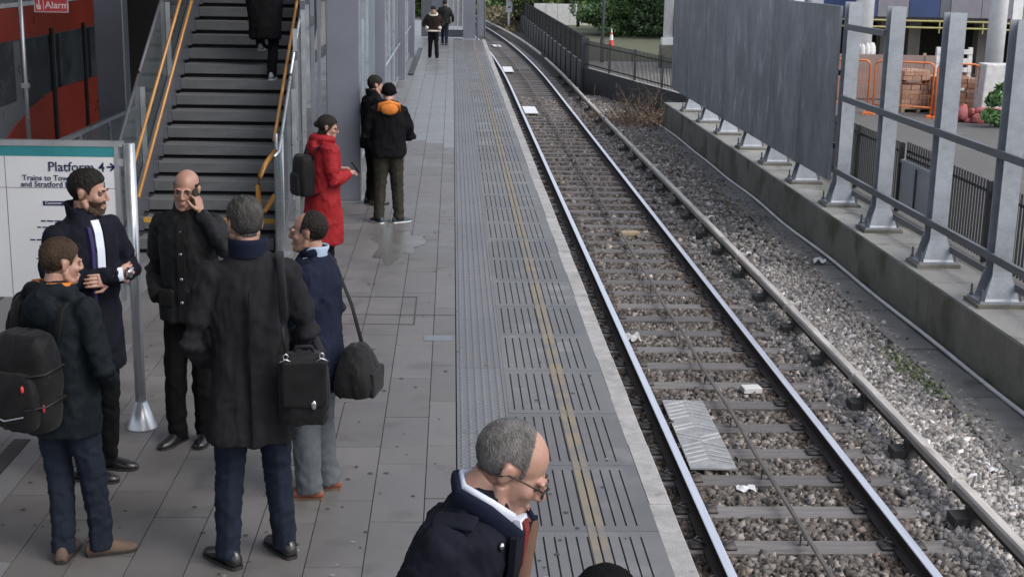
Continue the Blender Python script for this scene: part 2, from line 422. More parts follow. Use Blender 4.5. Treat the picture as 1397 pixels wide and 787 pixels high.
# ---- running rails
RAILPROF_FOOT = [(-.07, -.15), (.07, -.15), (.07, -.138), (.012, -.118), (.009, -.045), (.034, -.034), (.036, -.008), (-.036, -.008), (-.034, -.034), (-.009, -.045), (-.012, -.118), (-.07, -.138)]
HEAD = [(-.0345, -.012), (.0345, -.012), (.0345, -.003), (.026, 0), (-.026, 0), (-.0345, -.003)]
def sweep(prof, xc, z, ys):
    mb = MB(); mb.rings([[(xc+curve_dx(yy)+p, yy, z+q) for p, q in prof] for yy in ys]); return mb
rys = list(np.arange(-6, 48, 6.0)) + list(np.arange(48, 300, 4.0))
for xr, lab in ((2.05, 'polished steel running rail beside the platform edge'), (3.55, 'polished steel running rail on the side of the covered conductor rail')):
    ro = empty('running_rail', (0, 0, 0), label=lab, cat='rail', group='running rails')
    sweep(RAILPROF_FOOT, xr, Z_RAIL, rys).build('rail_web', M['rail_rust'], ro)
    sweep(HEAD, xr, Z_RAIL+.004, rys).build('rail_head', M['rail_steel'], ro)

# ---- centre cable conduit on stands
cc = empty('cable_conduit', (0, 0, 0), label='thin cable conduit on little stands midway between the rails', cat='cable')
pp = MB(); 
yy = np.concatenate([np.arange(6, 48, 1.4), np.arange(48, 140, 4)])
pp.tube([(2.80+curve_dx(a)+.012*math.sin(a*2.1), a, -1.165+.006*math.sin(a*1.7)) for a in yy], (.024, .011), 6)
pp.build('conduit', M['conduit'] if 'conduit' in M else M['cond_dark'], cc)
st = MB().bb(-.035, -.027, -.012, .012, -.10, 0).bb(.027, .035, -.012, .012, -.10, 0).bb(-.035, .035, -.014, .014, -.008, .0).mesh('stand', M['clip'])
for i in range(26):
    y = SL_Y0+SL_D*(i-1)+.0
    if i % 2 == 0: inst('stand', st, cc, (2.80, y, -1.172))

# ---- conductor rail
cr = empty('conductor_rail', (0, 0, 0), label='raised conductor rail with pale weathered cover outside the running rails', cat='conductor rail')
def crx(y): return 4.235+.04*math.sin(y*.11)+curve_dx(y)*1.0
seg_y = [4.7+2.98*i for i in range(40)]
for i, (a, b) in enumerate(zip(seg_y[:-1], seg_y[1:])):
    if a < 60:
        s = MB(); x0, x1 = crx(a), crx(b)
        prof = [(-.042, -.085), (.042, -.085), (.05, -.02), (.036, 0), (-.036, 0), (-.05, -.02)]
        dz = random.uniform(-.006, .006)
        s.rings([[(x0+p, a+.012, -.985+q) for p, q in prof], [(x1+p, b-.012, -.985+dz+q) for p, q in prof]])
        s.build('cover', M['cond_top'], cr)
s = MB(); prof = [(-.05, -.085), (.05, -.085), (.05, 0), (-.05, 0)]
s.rings([[(crx(y)+p, y, -.985+q) for p, q in prof] for y in np.arange(64, 150, 4)]); s.build('cover', M['cond_top'], cr)
s = MB(); s.rings([[(crx(y)+p, y, -1.072+q) for p, q in ((-.028, -.05), (.028, -.05), (.028, 0), (-.028, 0))] for y in np.arange(4, 140, 2.98)]); s.build('rail', M['rail_rust'], cr)
clamp = MB().bb(-.06, .062, -.055, .055, -.10, .012).mesh('joint_clamp', M['cond_top'])
loop = MB().tube([(.05, -.05, -.02), (.10, -.04, .03), (.155, .0, .02), (.17, .05, -.05), (.15, .07, -.14)], .014, 6).mesh('bond_cable', M['pipe'], True)
brk = MB().box((.0, 0, -.155), (.10, .15, .15)).box((-.09, .05, -.22), (.16, .20, .08)).box((.02, 0, -.245), (.16, .22, .03)).tube([(.03, 0, -.11), (.10, 0, -.16), (.10, 0, -.25)], .018, 6).box((0, 0, -.10), (.13, .06, .02))
brk = brk.mesh('bracket', M['cond_dark'])
foot = MB().box((-.12, 0, -.31), (.52, .24, .06)).mesh('support_block', M['sleeper'])
for i, yb in enumerate(seg_y[:17]):
    c = inst('joint_clamp', clamp, cr, (crx(yb), yb, -.985))
    if yb < 36: inst('bond_cable', loop, c)
    b = inst('bracket', brk, cr, (crx(yb+1.15), yb+1.15, -.985))
    inst('support_block', foot, b)
    if yb < 30:
        b = inst('bracket', brk, cr, (crx(yb+2.55), yb+2.55, -.985))

# ---- platform
plat = MB(); plat.bb(-4.75, 1.20, -8, Y_END, -1.6, -.05); plat.bb(1.20, 1.30, -8, Y_END, -1.6, -.14)
plat_o = plat.build('platform', M['conc_dark']); tag(plat_o, kind='structure')
# concrete face blocks under coping
pv_len, pv_w, jt = .93, .31, .006
def paver(w, l):
    return MB().bb(-w/2+jt/2, w/2-jt/2, -l/2+jt/2, l/2-jt/2, -.04, 0).mesh('paving_slab', M['paving'])
cols = [(-.142+.05)/2] + [-.142-pv_w*(i+.5) for i in range(13)]
pmesh = {0: paver(.192, pv_len), 1: paver(pv_w, pv_len)}
far = MB()
MB().bb(-4.75, .05, -8, Y_END, -.049, -.010).build('mortar_bed', M['joint'], plat_o)
off = [0.41, 0.03, 0.37, .0, .45, .10, .52, .05, .45, 0, .4, .1, .5, .2]
for ci, cx in enumerate(cols):
    y = 3.64 + off[ci]*.93 - .93
    while y < Y_END-.5:
        yc = y+pv_len/2
        vis = (yc > 5.6) and (cx > -2.0-.07*yc) and (cx > -1.7 or yc < 13.5)
        if yc < 24 and vis:
            inst('paving_slab', pmesh[0 if ci == 0 else 1], plat_o, (cx, yc, random.uniform(-.0012, .0012)), (random.uniform(-.0015, .0015), random.uniform(-.002, .002), 0))
        else:
            w = .192 if ci == 0 else pv_w
            y1 = min(yc+pv_len/2, Y_END)
            far.bb(cx-w/2+jt/2, cx+w/2-jt/2, yc-pv_len/2+jt/2, y1-jt/2, -.04, 0)
        y += pv_len
fo = far.build('paving_slabs', M['paving_far'], plat_o); fo['kind'] = 'stuff'
# access cover frame set into the paving
ac = MB()
for (x0, x1, y0, y1) in ((-1.1, -.32, 12.785, 12.80), (-1.1, -.31, 11.77, 11.785), (-.325, -.312, 11.78, 12.80), (-1.1, .05, 12.105, 12.118)):
    ac.bb(x0, x1, y0, y1, -.01, .0032)
ac.build('cover_frame', M['joint'], plat_o)
MB().box((-.10, 11.33, .0022), (.24, .16, .004)).build('marker_plate', mat('marker_plate', (.145, .165, .20), (.12, .125, .14), scale=20, rough=.5, world_pos=True), plat_o)

gs_ = MB()
for i in range(420):
    gx, gy = random.uniform(-2.6, 1.15), 6+20*random.random()**1.5; gr_ = random.uniform(.007, .018); gs_.cur = random.random() < .35
    k0 = len(gs_.v); gs_.v.extend([(gx+gr_*math.cos(a*1.047)*random.uniform(.8, 1.2), gy+gr_*math.sin(a*1.047), .0036) for a in range(6)]); gs_.face(tuple(range(k0, k0+6)))
gs_o = gs_.build('gum_spots', [mat('gum_dark', (.05, .048, .046), rough=.8), mat('gum_pale', (.21, .205, .20), rough=.8)], plat_o); gs_o['kind'] = 'stuff'
# blister slabs
bw, bl = .345, 1.53
bm_ = MB(); bm_.bb(-bw/2, bw/2, -bl/2+.003, bl/2-.003, -.04, 0)
for i in range(6):
    for j_ in range(23):
        cx, cy = -bw/2+.034+i*.0555, -bl/2+.034+j_*.0665
        rr = [[(cx+r_*math.cos(a*math.pi/3.5), cy+r_*1.15*math.sin(a*math.pi/3.5), z_) for a in range(7)] for r_, z_ in ((.0165, 0), (.0095, .0065))]
        bm_.rings(rr)
bmesh_ = bm_.mesh('tactile_slab', M['tactile'])
y = 11.977-bl*5+bl/2
while y < Y_END-.3:
    if y > 4.5: inst('tactile_slab', bmesh_, plat_o, (.057+bw/2, y, .001))
    y += bl
# light joint strip
MB().bb(.405, .428, 2, Y_END, -.04, .002).build('joint_strip', M['grooved'], plat_o)
# grooved slabs
gl, gx0, gx1 = 1.045, .43, 1.205
gm = MB(); gm.bb(gx0, gx1, -gl/2+.003, gl/2-.003, -.05, -.014)
gm.cur = 1
gm.bb(gx0, gx1, -gl/2+.003, -gl/2+.075, -.014, 0); gm.bb(gx0, gx1, gl/2-.075, gl/2-.003, -.014, 0)
edges = [gx0] + [gx0+.045+.0625*i for i in range(6)] + [.905+.062*i for i in range(4)] + [gx1]
gr = .0050
for a, b in zip(edges[:-1], edges[1:]):
    a_ = a+(gr if a != gx0 else 0); b_ = b-(gr if b != gx1 else 0)
    if b-a > .08 and a > .6 and b < 1.0:      # the strip that carries the line: one shallow groove down its middle
        mid = (a_+b_)/2
        gm.bb(a_, mid-.004, -gl/2+.075, gl/2-.075, -.014, 0); gm.bb(mid+.004, b_, -gl/2+.075, gl/2-.075, -.014, 0)
        LX0, LX1 = a_, b_
    else:
        gm.bb(a_, b_, -gl/2+.075, gl/2-.075, -.014, 0)
gmesh = gm.mesh('grooved_slab', [M['groove_dark'], M['grooved']])
ln = MB(); LW = .004
ln.bb(LX0+.006, (LX0+LX1)/2-.006, -gl/2, gl/2, 0, .0035); ln.bb((LX0+LX1)/2+.006, LX1-.006, -gl/2, gl/2, 0, .0035)
lmesh = ln.mesh('painted_line', M['yellow_line'])
cpm = MB(); cpm.prism([(1.207, -.14), (1.335, -.14), (1.342, -.012), (1.332, 0), (1.207, 0)], 'y', -gl/2+.002, gl/2-.002)
cpmesh = cpm.mesh('coping_stone', M['coping'])
y = 7.259-3*gl+gl/2
while y < Y_END-.4:
    o = inst('grooved_slab', gmesh, plat_o, (0, y, random.uniform(-.001, .001)))
    inst('painted_line', lmesh, o, (0, 0, .0008))
    inst('coping_stone', cpmesh, plat_o, (random.uniform(-.004, .004), y+.4, random.uniform(-.002, .002)))
    y += gl
MB().bb(1.21, 1.338, 2, 5.2, -.14, 0).build('coping_stone', M['coping'], plat_o)
# made-up dark strip standing in for a screen base and its shadow
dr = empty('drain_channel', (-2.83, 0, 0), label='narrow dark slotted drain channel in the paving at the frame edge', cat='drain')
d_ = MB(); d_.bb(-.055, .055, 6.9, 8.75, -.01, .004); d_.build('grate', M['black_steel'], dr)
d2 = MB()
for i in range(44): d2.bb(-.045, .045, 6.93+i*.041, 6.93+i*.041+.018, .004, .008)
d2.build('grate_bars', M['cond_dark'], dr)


# ================================================================= RIGHT SIDE: plinth, barrier, fence
Z_P = -.55
PY0, PY1 = 3.0, 37.6
path = MB(); pe = [(4.55, 6), (4.75, 9), (5.05, 11.5), (5.28, 14), (5.34, 20), (5.32, 26), (5.35, 38)]
walk = empty('walkway', (0, 0, 0), kind='structure')
y = 5.2; kk = 0
while y < 37:
    l = .92
    xl = np.interp(y+l/2, [p[1] for p in pe], [p[0] for p in pe])
    w = 5.80-xl
    MB().box((xl+w/2, y+l/2, -1.225+random.uniform(-.008, .008)), (w-.012, l-.012, .05), Matrix.Rotation(random.uniform(-.012, .012), 3, 'X') @ Matrix.Rotation(random.uniform(-.01, .01), 3, 'Y')).build('walkway_slab', M['walk'], walk)
    y += l
pl = empty('concrete_plinth', (5.83, 0, -1.4), label='long low weathered concrete plinth carrying the steel posts', cat='plinth')
yy = PY0
for i in range(8):
    L_ = 4.33
    MB().bb(0, .82, yy+.004, yy+L_-.004, 0, .838).build('cast_block', M['plinth'], pl, bevel=.012)
    MB().bb(.012, .81, yy+.012, yy+L_-.012, .8385, .850).build('top_screed', M['plinth_top'], pl, bevel=.005)
    yy += L_
# white pipe along its foot
pipe = MB(); pipe.tube([(5.765-.012*math.sin(y*.9)-max(0, y-37)*.075, y, -1.165+.012*math.sin(y*1.3)) for y in np.arange(4, 42, .8)], .024, 8)
tag(pipe.build('cable_pipe', M['pipe'], smooth=True), 'thin whitish pipe running along the foot of the concrete plinth', 'pipe')
# scraps of rubble along the pipe
# ---- posts
PX = 6.21
post_y = [12.75, 14.92, 17.0, 19.3, 21.4, 23.7, 25.94, 28.15, 30.6, 32.9, 35.3]
def post_parts():
    sh = MB(); w, d, t = .21, .23, .016
    sh.bb(-w/2, w/2, -d/2, -d/2+t, .03, 3.14); sh.bb(-w/2, w/2, d/2-t, d/2, .03, 3.14); sh.bb(-t/2, t/2, -d/2+t, d/2-t, .03, 3.14)
    bp = MB().bb(-.25, .25, -.20, .20, 0, .03).mesh('base_plate', M['galv'])
    gr_ = MB().bb(-.28, .28, -.23, .23, -.045, -.001).mesh('grout_pad', M['plinth'])
    gl_ = []
    # flared foot: tapered collar plates on the track-facing flange
    gl_.append(MB().prism([(-.105, .03), (-.20, .03), (-.195, .06), (-.125, .26), (-.1055, .34)], 'y', -.125, -.105).mesh('gusset', M['galv']))
    gl_.append(MB().prism([(.105, .03), (.20, .03), (.195, .06), (.125, .26), (.1055, .34)], 'y', -.125, -.105).mesh('gusset', M['galv']))
    gl_.append(MB().prism([(-.105, .03), (-.20, .03), (-.125, .30), (-.1055, .34)], 'y', .105, .125).mesh('gusset', M['galv']))
    gl_.append(MB().prism([(.105, .03), (.20, .03), (.125, .30), (.1055, .34)], 'y', .105, .125).mesh('gusset', M['galv']))
    gl_.append(MB().rings([[(-h, yb, z), (h, yb, z), (h, yf, z), (-h, yf, z)] for h, yb, yf, z in ((.20, -.126, -.20, .031), (.19, -.126, -.185, .06), (.115, -.126, -.135, .30), (.106, -.126, -.128, .36))]).mesh('gusset', M['galv']))
    gl_.append(MB().prism([(.117, .03), (.19, .03), (.185, .05), (.117, .28)], 'x', -.09, .09).mesh('gusset', M['galv']))
    bo = MB()
    bo.tube([(0, 0, .0), (0, 0, .16)], .013, 7); bo.tube([(0, 0, .03), (0, 0, .055)], .026, 6)
    return sh.mesh('shaft', M['galv']), bp, gr_, gl_, bo.mesh('anchor_bolt', M['galv_dark'])
shm, bpm, gpm, gsm, bom = post_parts()
plates_txt = ['standing free beyond the near end of the panels', 'free standing with the bent grey rails bolted on', 'second beyond the panel edge', 'at the near edge of the panels']
for i, py in enumerate(post_y):
    if i <= 3: lab = ['grey steel post nearest along the plinth with only rails attached', 'grey steel post third from the bare panel edge, rails bolted on', 'grey steel post second from the bare panel edge, rails bolted on', 'grey steel post first beyond the bare panel edge, rails bolted on'][i]; grp = 'grey steel posts on the plinth'
    elif i == 4: lab = 'grey steel post right at the exposed panel edge'; grp = 'grey steel posts on the plinth'
    else: lab = 'flared post foot showing under the dark panels, %s from the bare panel edge' % ['second', 'third', 'fourth', 'fifth', 'sixth', 'seventh'][i-5]; grp = 'steel posts hidden behind the panels'
    p = empty('steel_post', (PX, py, Z_P+.045), R(random.uniform(-1, 1)), lab, 'post', grp)
    inst('shaft', shm, p); inst('base_plate', bpm, p); inst('grout_pad', gpm, p); [inst('gusset', q, p) for q in gsm]
    for bx_, by_ in ((-.22, -.16), (-.22, .16), (.22, -.16), (.22, .16)): inst('anchor_bolt', bom, p, (bx_, by_, .0))
# ---- bent rails (handrail bars) in front of posts
for k, (zz, lab) in enumerate(((2.26, 'topmost grey angle rail bolted across the free posts'), (1.17, 'middle grey angle rail bolted across the free posts'), (.02, 'lowest grey angle rail bolted across the free posts'))):
    b = MB(); X0 = PX-.108-.04
    y1 = 21.3
    y0 = 19.35 if k == 0 else 12.2
    b.bb(X0, X0+.012, y0, y1, zz-.045, zz+.045); b.bb(X0+.012, X0+.05, y0, y1, zz+.033, zz+.045)
    tag(b.build('angle_rail', M['galv_dark'], bevel=.003), lab, 'rail', 'angle rails on the posts')
# back lower rail
b = MB(); b.bb(PX+.15, PX+.17, 12, 21.5, -.36, -.28); tag(b.build('back_rail', M['galv_dark']), 'low grey rail behind the free posts near the plinth top', 'rail')
# ---- dark sheet panels
bar = empty('sheet_barrier', (PX-.17, 0, 0), label='tall dark grey sheet metal screen of streaked panels on posts', cat='barrier')
edges_y = [21.45, 23.6, 25.9, 28.2, 30.4, 32.8, 35.2, 37.75]
for a, b_ in zip(edges_y[:-1], edges_y[1:]):
    MB().bb(-.02, .02, a+.012, b_-.012, -.17+random.uniform(-.01, .01), 2.56+random.uniform(-.01, .01)).build('panel', M['panel'], bar, bevel=.004)
MB().bb(.022, .075, 21.5, 37.7, .35, .43).build('backing_rail', M['black_steel'], bar); MB().bb(.022, .075, 21.5, 37.7, 1.5, 1.58).build('backing_rail', M['black_steel'], bar)
for e_ in edges_y[1:-1]: MB().bb(.021, .03, e_-.05, e_+.05, -.1, 2.5).build('cover_strip', M['black_steel'], bar)
# ---- black bar fence behind
def bar_fence(A, B, z0, z1, sp, label, posts_every=2.3, stuff=False, rb=.011):
    A = Vector((A[0], A[1], 0)); B = Vector((B[0], B[1], 0)); d = B-A; L_ = d.length; ang = math.atan2(d.y, d.x)
    f = empty('bar_fence', (A.x, A.y, z0), ang, label, 'fence')
    MB().bb(0, L_, -.006, .006, .10, .14).build('fence_rail', M['black_steel'], f)
    MB().bb(0, L_, -.006, .006, z1-z0-.16, z1-z0-.12).build('fence_rail', M['black_steel'], f)
    n = int(L_/sp)
    if stuff:
        b = MB()
        for i in range(n): b.bb(i*sp-rb, i*sp+rb, -rb, rb, .02, z1-z0)
        o = b.build('bars', M['black_steel'], f); o['kind'] = 'stuff'
    else:
        bmsh = MB().bb(-rb, rb, -rb, rb, .02, z1-z0).mesh('bar', M['black_steel'])
        for i in range(n+1): inst('bar', bmsh, f, (i*sp, 0, 0))
    pm = MB().bb(-.03, .03, -.03, .03, 0, z1-z0+.02).mesh('fence_post', M['black_steel'])
    for i in range(int(L_/posts_every)+1): inst('fence_post', pm, f, (i*posts_every, .045, 0))
    return f
bar_fence((6.93, 12.6), (7.02, 19.4), Z_P, .50, .105, 'black vertical bar fence behind the free steel posts')
bar_fence((7.02, 20.9), (7.02, 26), Z_P, .52, .105, 'black vertical bar fence section beginning past the grey infill sheet')
inf = empty('infill_sheet', (7.0, 19.5, Z_P), label='grey painted sheet filling a gap in the black bar fence', cat='panel')
MB().bb(-.02, .02, 0, 1.35, .05, .78).build('sheet', M['galv'], inf); MB().bb(-.035, .035, -.03, 1.38, .78, .83).build('cap_rail', M['galv'], inf)
MB().bb(-.035, -.021, .6, .66, .05, .78).build('stiffener', M['black_steel'], inf)
bb_ = bar_fence((7.05, 19.45), (7.05, 20.85), Z_P+.75, .55, .105, 'short black bar fence top above the grey infill sheet')

# ---- retaining wall and fence farther along
def precast_wall(A, B, z0, z1, L1, matn, name, label, post=True):
    A = Vector((A[0], A[1], 0)); B = Vector((B[0], B[1], 0)); d = B-A; L_ = d.length; ang = math.atan2(d.y, d.x)
    w = empty(name, (A.x, A.y, z0), ang, label, 'wall')
    n = max(1, int(round(L_/L1))); s = L_/n
    pm = MB().bb(.02, s-.02, -.05, .05, 0, z1-z0).mesh('wall_panel', M[matn])
    qm = MB().bb(-.06, .06, -.09, .09, 0, z1-z0+.05).mesh('wall_post', M['fence_dark'])
    for i in range(n): inst('wall_panel', pm, w, (i*s, 0, 0))
    if post:
        for i in range(n+1): inst('wall_post', qm, w, (i*s, 0, 0))
    return w
precast_wall((4.62, 48.2), (4.55, 92), -1.45, -.30, 2.4, 'precast', 'retaining_wall', 'low wall of grimy precast concrete panels along the track')
bar_fence((4.75, 48.2), (4.68, 92), -.75, .57, .12, 'dense dark steel fence standing above the precast panel wall', 2.4, True, .016)
precast_wall((4.62, 48.2), (6.62, 38.0), -1.45, -.42, 10.4, 'fence_dark', 'retaining_wall', 'smooth dark retaining wall angled behind the dry shrub', False)
bar_fence((4.66, 48.2), (6.66, 38.0), -.42, .52, .125, 'open black railings on the smooth dark retaining wall', 2.6, False, .012)
cp = MB().bb(-.10, .10, -.10, .10, 0, 2.05); tag(cp.build('corner_post', M['fence_dark'], None, (4.6, 48.25, -1.45)), 'dark square corner post where the two retaining walls meet', 'post')

# ---- yard beyond the fence
yard = MB(); yard.quad((6.66, -20, -.57), (90, -20, -.57), (90, 38, -.57), (6.66, 38, -.57)); yard.quad((6.66, 38, -.57), (90, 38, -.57), (90, 140, -.57), (4.7, 140, -.57)); yard.face((4, 7, len(yard.v)))if False else None
yard.v.append((4.7, 48.2, -.57)); yard.face((4, 7, len(yard.v)-1))
tag(yard.build('yard', M['asphalt']), kind='structure')
ym = MB().bb(6.63, 6.80, -20, 38, -1.5, -.56); ym.build('yard_edge', M['plinth'], bpy.data.objects['yard'])
gp = MB(); gp.v = [(4.85, 48.5, -.565), (6.9, 38.4, -.565), (10, 38.6, -.565), (16, 45.5, -.565), (30, 50, -.565), (30, 53.5, -.565), (4.85, 55, -.565)]; gp.face((0, 1, 2, 3, 4, 5, 6))
tag(gp.build('path', M['path']), kind='structure')
gg = MB(); gg.quad((4.8, 53.5, -.562), (30, 52.2, -.562), (40, 140, -.562), (4.8, 140, -.562)); tag(gg.build('lawn', M['grass']), kind='structure')

# ---- orange barriers
def barrier(A, B, label):
    A = Vector((A[0], A[1], 0)); B = Vector((B[0], B[1], 0)); d = B-A; L_ = d.length; ang = math.atan2(d.y, d.x)
    f = empty('safety_barrier', (A.x, A.y, -.57), ang, label, 'barrier', 'orange safety barriers')
    r = .024; h = 1.38
    fr = MB(); fr.tube([(.02, 0, .05), (.02, 0, h-.12), (.06, 0, h-.03), (.14, 0, h), (L_-.14, 0, h), (L_-.06, 0, h-.03), (L_-.02, 0, h-.12), (L_-.02, 0, .05)], r, 8)
    fr.tube([(.02, 0, .25), (L_-.02, 0, .25)], r*.8, 8); fr.build('frame', M['orange'], f, smooth=True)
    ms = MB()
    n = int(L_/.10)
    for i in range(1, n): ms.bb(i*L_/n-.005, i*L_/n+.005, -.005, .005, .25, h)
    for zz in (.55, .85, 1.12): ms.bb(.02, L_-.02, -.007, .007, zz-.005, zz+.005)
    ms.build('mesh_infill', M['orange_thin'], f)
    MB().bb(-.05, .10, -.3, .3, 0, .05).build('foot', M['orange'], f); MB().bb(L_-.10, L_+.05, -.3, .3, 0, .05).build('foot', M['orange'], f)
    return f
barrier((9.0, 36.5), (10.9, 35.6), 'orange safety barrier partly hidden by the panel-edge post')
barrier((11.0, 35.6), (12.35, 34.9), 'orange safety barrier in front of the brick stacks')
barrier((12.4, 34.9), (13.45, 34.7), 'orange safety barrier beside the pale concrete block')

# ---- pallets of bricks
def brick_pallet(x, y, rz, nx, ny, nz, label, missing=.1):
    p = empty('brick_pallet', (x, y, -.57), rz, label, 'bricks', 'brick stacks in the yard')
    pal = MB()
    for i in range(3): pal.bb(-.5+i*.45, -.4+i*.45, -.5, .5, 0, .08)
    for i in range(7): pal.bb(-.5, .5, -.5+i*.15, -.40+i*.15, .08, .10)
    pal.build('pallet', M['pallet'], p)
    bs = (1.0/nx, 1.0/ny, .125)
    bm2 = MB().bb(-bs[0]*.48, bs[0]*.48, -bs[1]*.48, bs[1]*.48, 0, bs[2]*.94).mesh('brick', M['brick'])
    for k_ in range(nz):
        for i in range(nx):
            for j2 in range(ny):
                if 0 < i < nx-1 and 0 < j2 < ny-1 and k_ < nz-1: continue
                if random.random() < missing*(k_/nz): continue
                inst('brick', bm2, p, (-.5+(i+.5)*bs[0]+random.uniform(-.015, .015), -.5+(j2+.5)*bs[1]+random.uniform(-.015, .015), .10+k_*bs[2]), (0, 0, random.uniform(-.05, .05)))
    return p
brick_pallet(12.35, 36.6, .15, 4, 4, 8, 'tall stack of reddish bricks on a pallet behind the orange barrier', .5)
brick_pallet(13.2, 35.9, -.1, 4, 4, 7, 'lower stack of reddish bricks beside the taller brick stack', .6)
brick_pallet(10.4, 39.5, .2, 4, 3, 3, 'short stack of pale bricks farther back in the yard', .3)
sp = empty('wooden_pallet', (13.55, 36.9, -.57), .05, 'wooden pallet standing on edge against the bricks', 'pallet')
for i in range(6): MB().bb(-.5, .5, -.02, 0, .30+i*.24, .30+i*.24+.13).build('slat', M['pale'], sp)
for xx in (-.5, -.05, .4): MB().bb(xx, xx+.1, 0, .09, .28, 1.68).build('bearer', M['pale'], sp)
hp = MB(); 
for i in range(26):
    hp.ball((random.uniform(-.5, .5), random.uniform(-.3, .3), random.uniform(.03, .30)), (random.uniform(.08, .22), random.uniform(.08, .2), random.uniform(.04, .12)), 7, 5, Matrix.Rotation(random.uniform(0, 3), 3, 'X'))
tag(hp.build('rubble_heap', mat('red_sheet', (.42, .11, .11), (.27, .08, .08), scale=8, rough=.7), None, (13.15, 34.0, -.57)), 'crumpled heap of red sheeting on the yard ground', 'heap')
cb = MB(); cb.prism([(-.62, 0), (.62, 0), (.56, 1.42), (-.56, 1.42)], 'y', -.3, .3)
tag(cb.build('concrete_block', M['pale'], None, (14.0, 34.6, -.57), bevel=.03), 'pale upright concrete block beside the red heap', 'block')

ho = empty('site_hoarding', (9.6, 39.6, -.57), R(-4), 'dull pinkish brown site hoarding behind the orange barriers', 'hoarding')
hmt = mat('hoarding', (.30, .215, .19), (.20, .145, .13), scale=2, rough=.85, rand=.1)
for i in range(5): MB().bb(i*1.0, i*1.0+.98, 0, .04, .05, 1.30).build('board', hmt, ho)
for i in range(6): MB().bb(i*1.0-.04, i*1.0+.04, .05, .12, 0, 1.36).build('hoarding_post', M['pallet'], ho)
# ---- viaduct, white columns
vd = empty('viaduct', (0, 47, -.57), label='dark elevated concrete viaduct with walkway rail behind the yard', cat='viaduct')
MB().prism([(9, 2.0), (18.0, 1.95), (40, 1.2), (40, 1.9), (18, 2.45), (9, 2.5)], 'y', 0, 1.2).build('deck_beam', M['viaduct'], vd)
MB().bb(9, 40, 5, 5.6, 0, 3.0).build('back_wall', M['viaduct_dark'], vd)
MB().bb(9, 40, 1.25, 8, 2.2, 2.5).build('deck_slab', M['viaduct_dark'], vd)
for xx in (10.5, 15.1, 16.1, 18.6, 21.0, 24): MB().bb(xx, xx+.42, 1.5, 2.0, 0, 2.2).build('pier', M['viaduct'], vd)
for zz in (1.82, 2.04):
    yr = MB(); yr.tube([(9, -.4, zz), (18, -.4, zz-.05), (40, -.4, zz-.7)], .035, 6); yr.build('walkway_rail', M['hiviz'], vd)
for i in range(20):
    xx = 9+i*1.5; MB().tube([(xx, -.4, 1.6-max(0, xx-18)*.034), (xx, -.4, 2.04-max(0, xx-18)*.03)], .028, 6).build('rail_stanchion', M['hiviz'], vd)
xx = 9.0
for i, c in enumerate(['blue', 'steel_col_dark', 'blue', 'white_paint', 'steel_col_dark', 'blue', 'blue', 'lilac', 'blue', 'steel_col_dark', 'lilac', 'lilac', 'white_paint', 'hiviz', 'lilac', 'lilac', 'blue', 'lilac']):
    w = .35 if c in ('white_paint', 'steel_col_dark') else 1.05
    MB().bb(xx, xx+w, -.25, -.05, 2.12-max(0, xx-18)*.03, 6).build('cladding_panel', M[c], vd); xx += w+.02
def white_col(x, y, z0, w, label, base=False):
    c = empty('white_column', (x, y, -.57), 0, label, 'column', 'white columns')
    sh = MB(); sh.tube([(0, 0, z0), (0, 0, 8)], w/2, 20); sh.build('shaft', M['white_paint'], c, smooth=True)
    if base == 'wrap':
        b = MB()
        for i in range(14):
            a = i*2*math.pi/14; b.ball((.58*w*math.cos(a), .58*w*math.sin(a), z0+random.uniform(-.04, .04)), (.2*w, .2*w, .30), 8, 6)
        b.build('wrapping', M['pale'], c, smooth=True); MB().tube([(0, 0, 0), (0, 0, z0)], w*.7, 16).build('pier_base', M['viaduct_dark'], c)
    elif base:
        MB().bb(-w*.75, w*.75, -w*.75, w*.75, 0, z0).build('pier_base', M['plinth'], c, bevel=.03)
        MB().bb(-w*.62, w*.62, -w*.62, w*.62, z0, z0+.25).build('foot_plate', M['white_paint'], c)
white_col(13.72, 46.0, 1.0, .60, 'white column with lumpy wrapped base beyond the orange barrier', 'wrap')
white_col(15.95, 40.2, .0, .52, 'slim white column behind the pale concrete block')
white_col(7.86, 50.5, .85, .36, 'slim white column on a stone pier behind the far end of the dark panels', True)

# ---- lamp poles, cone, marker sign
for (x, y, h, lab) in ((5.72, 52.8, 7, 'thin grey pole rising behind the open black railings'), (7.4, 82, 7.5, 'thin black pole beside the pale wall far behind the fence')):
    p = empty('lamp_pole', (x, y, -.57), 0, lab, 'pole'); MB().tube([(0, 0, 0), (0, 0, h)], .055 if y < 60 else .075, 10).build('shaft', M['galv_dark' if y < 60 else 'black_steel'], p, smooth=True)
    MB().tube([(0, 0, 0), (0, 0, .9)], .09 if y < 60 else .10, 10).build('base_sleeve', M['fence_dark'], p, smooth=True)
cn = empty('traffic_cone', (7.25, 63.2, -.562), 0, 'red and white traffic cone standing on the lawn', 'cone'); cn.scale = (.56, .56, .56)
MB().bb(-.32, .32, -.32, .32, 0, .06).build('base', M['cone_red'], cn)
for z0, z1, mm in ((.06, .5, 'cone_red'), (.5, .95, 'white_paint'), (.95, 1.1, 'cone_red'), (1.1, 1.42, 'white_paint')):
    MB().tube([(0, 0, z0), (0, 0, z1)], [.24-.15*z0, .24-.15*z1], 14).build('band', M[mm], cn, smooth=False)
ms_ = empty('marker_post', (3.72, 92, -1.4), 0, 'small white trackside marker board on a slim post', 'sign')
MB().tube([(0, 0, 0), (0, 0, 1.9)], .07, 8).build('post', M['white_paint'], ms_); MB().bb(-.2, .2, -.1, -.06, 1.25, 2.2).build('board', M['white_paint'], ms_)
MB().bb(-.07, .07, -.115, -.101, 1.5, 1.62).build('symbol', M['black_steel'], ms_)
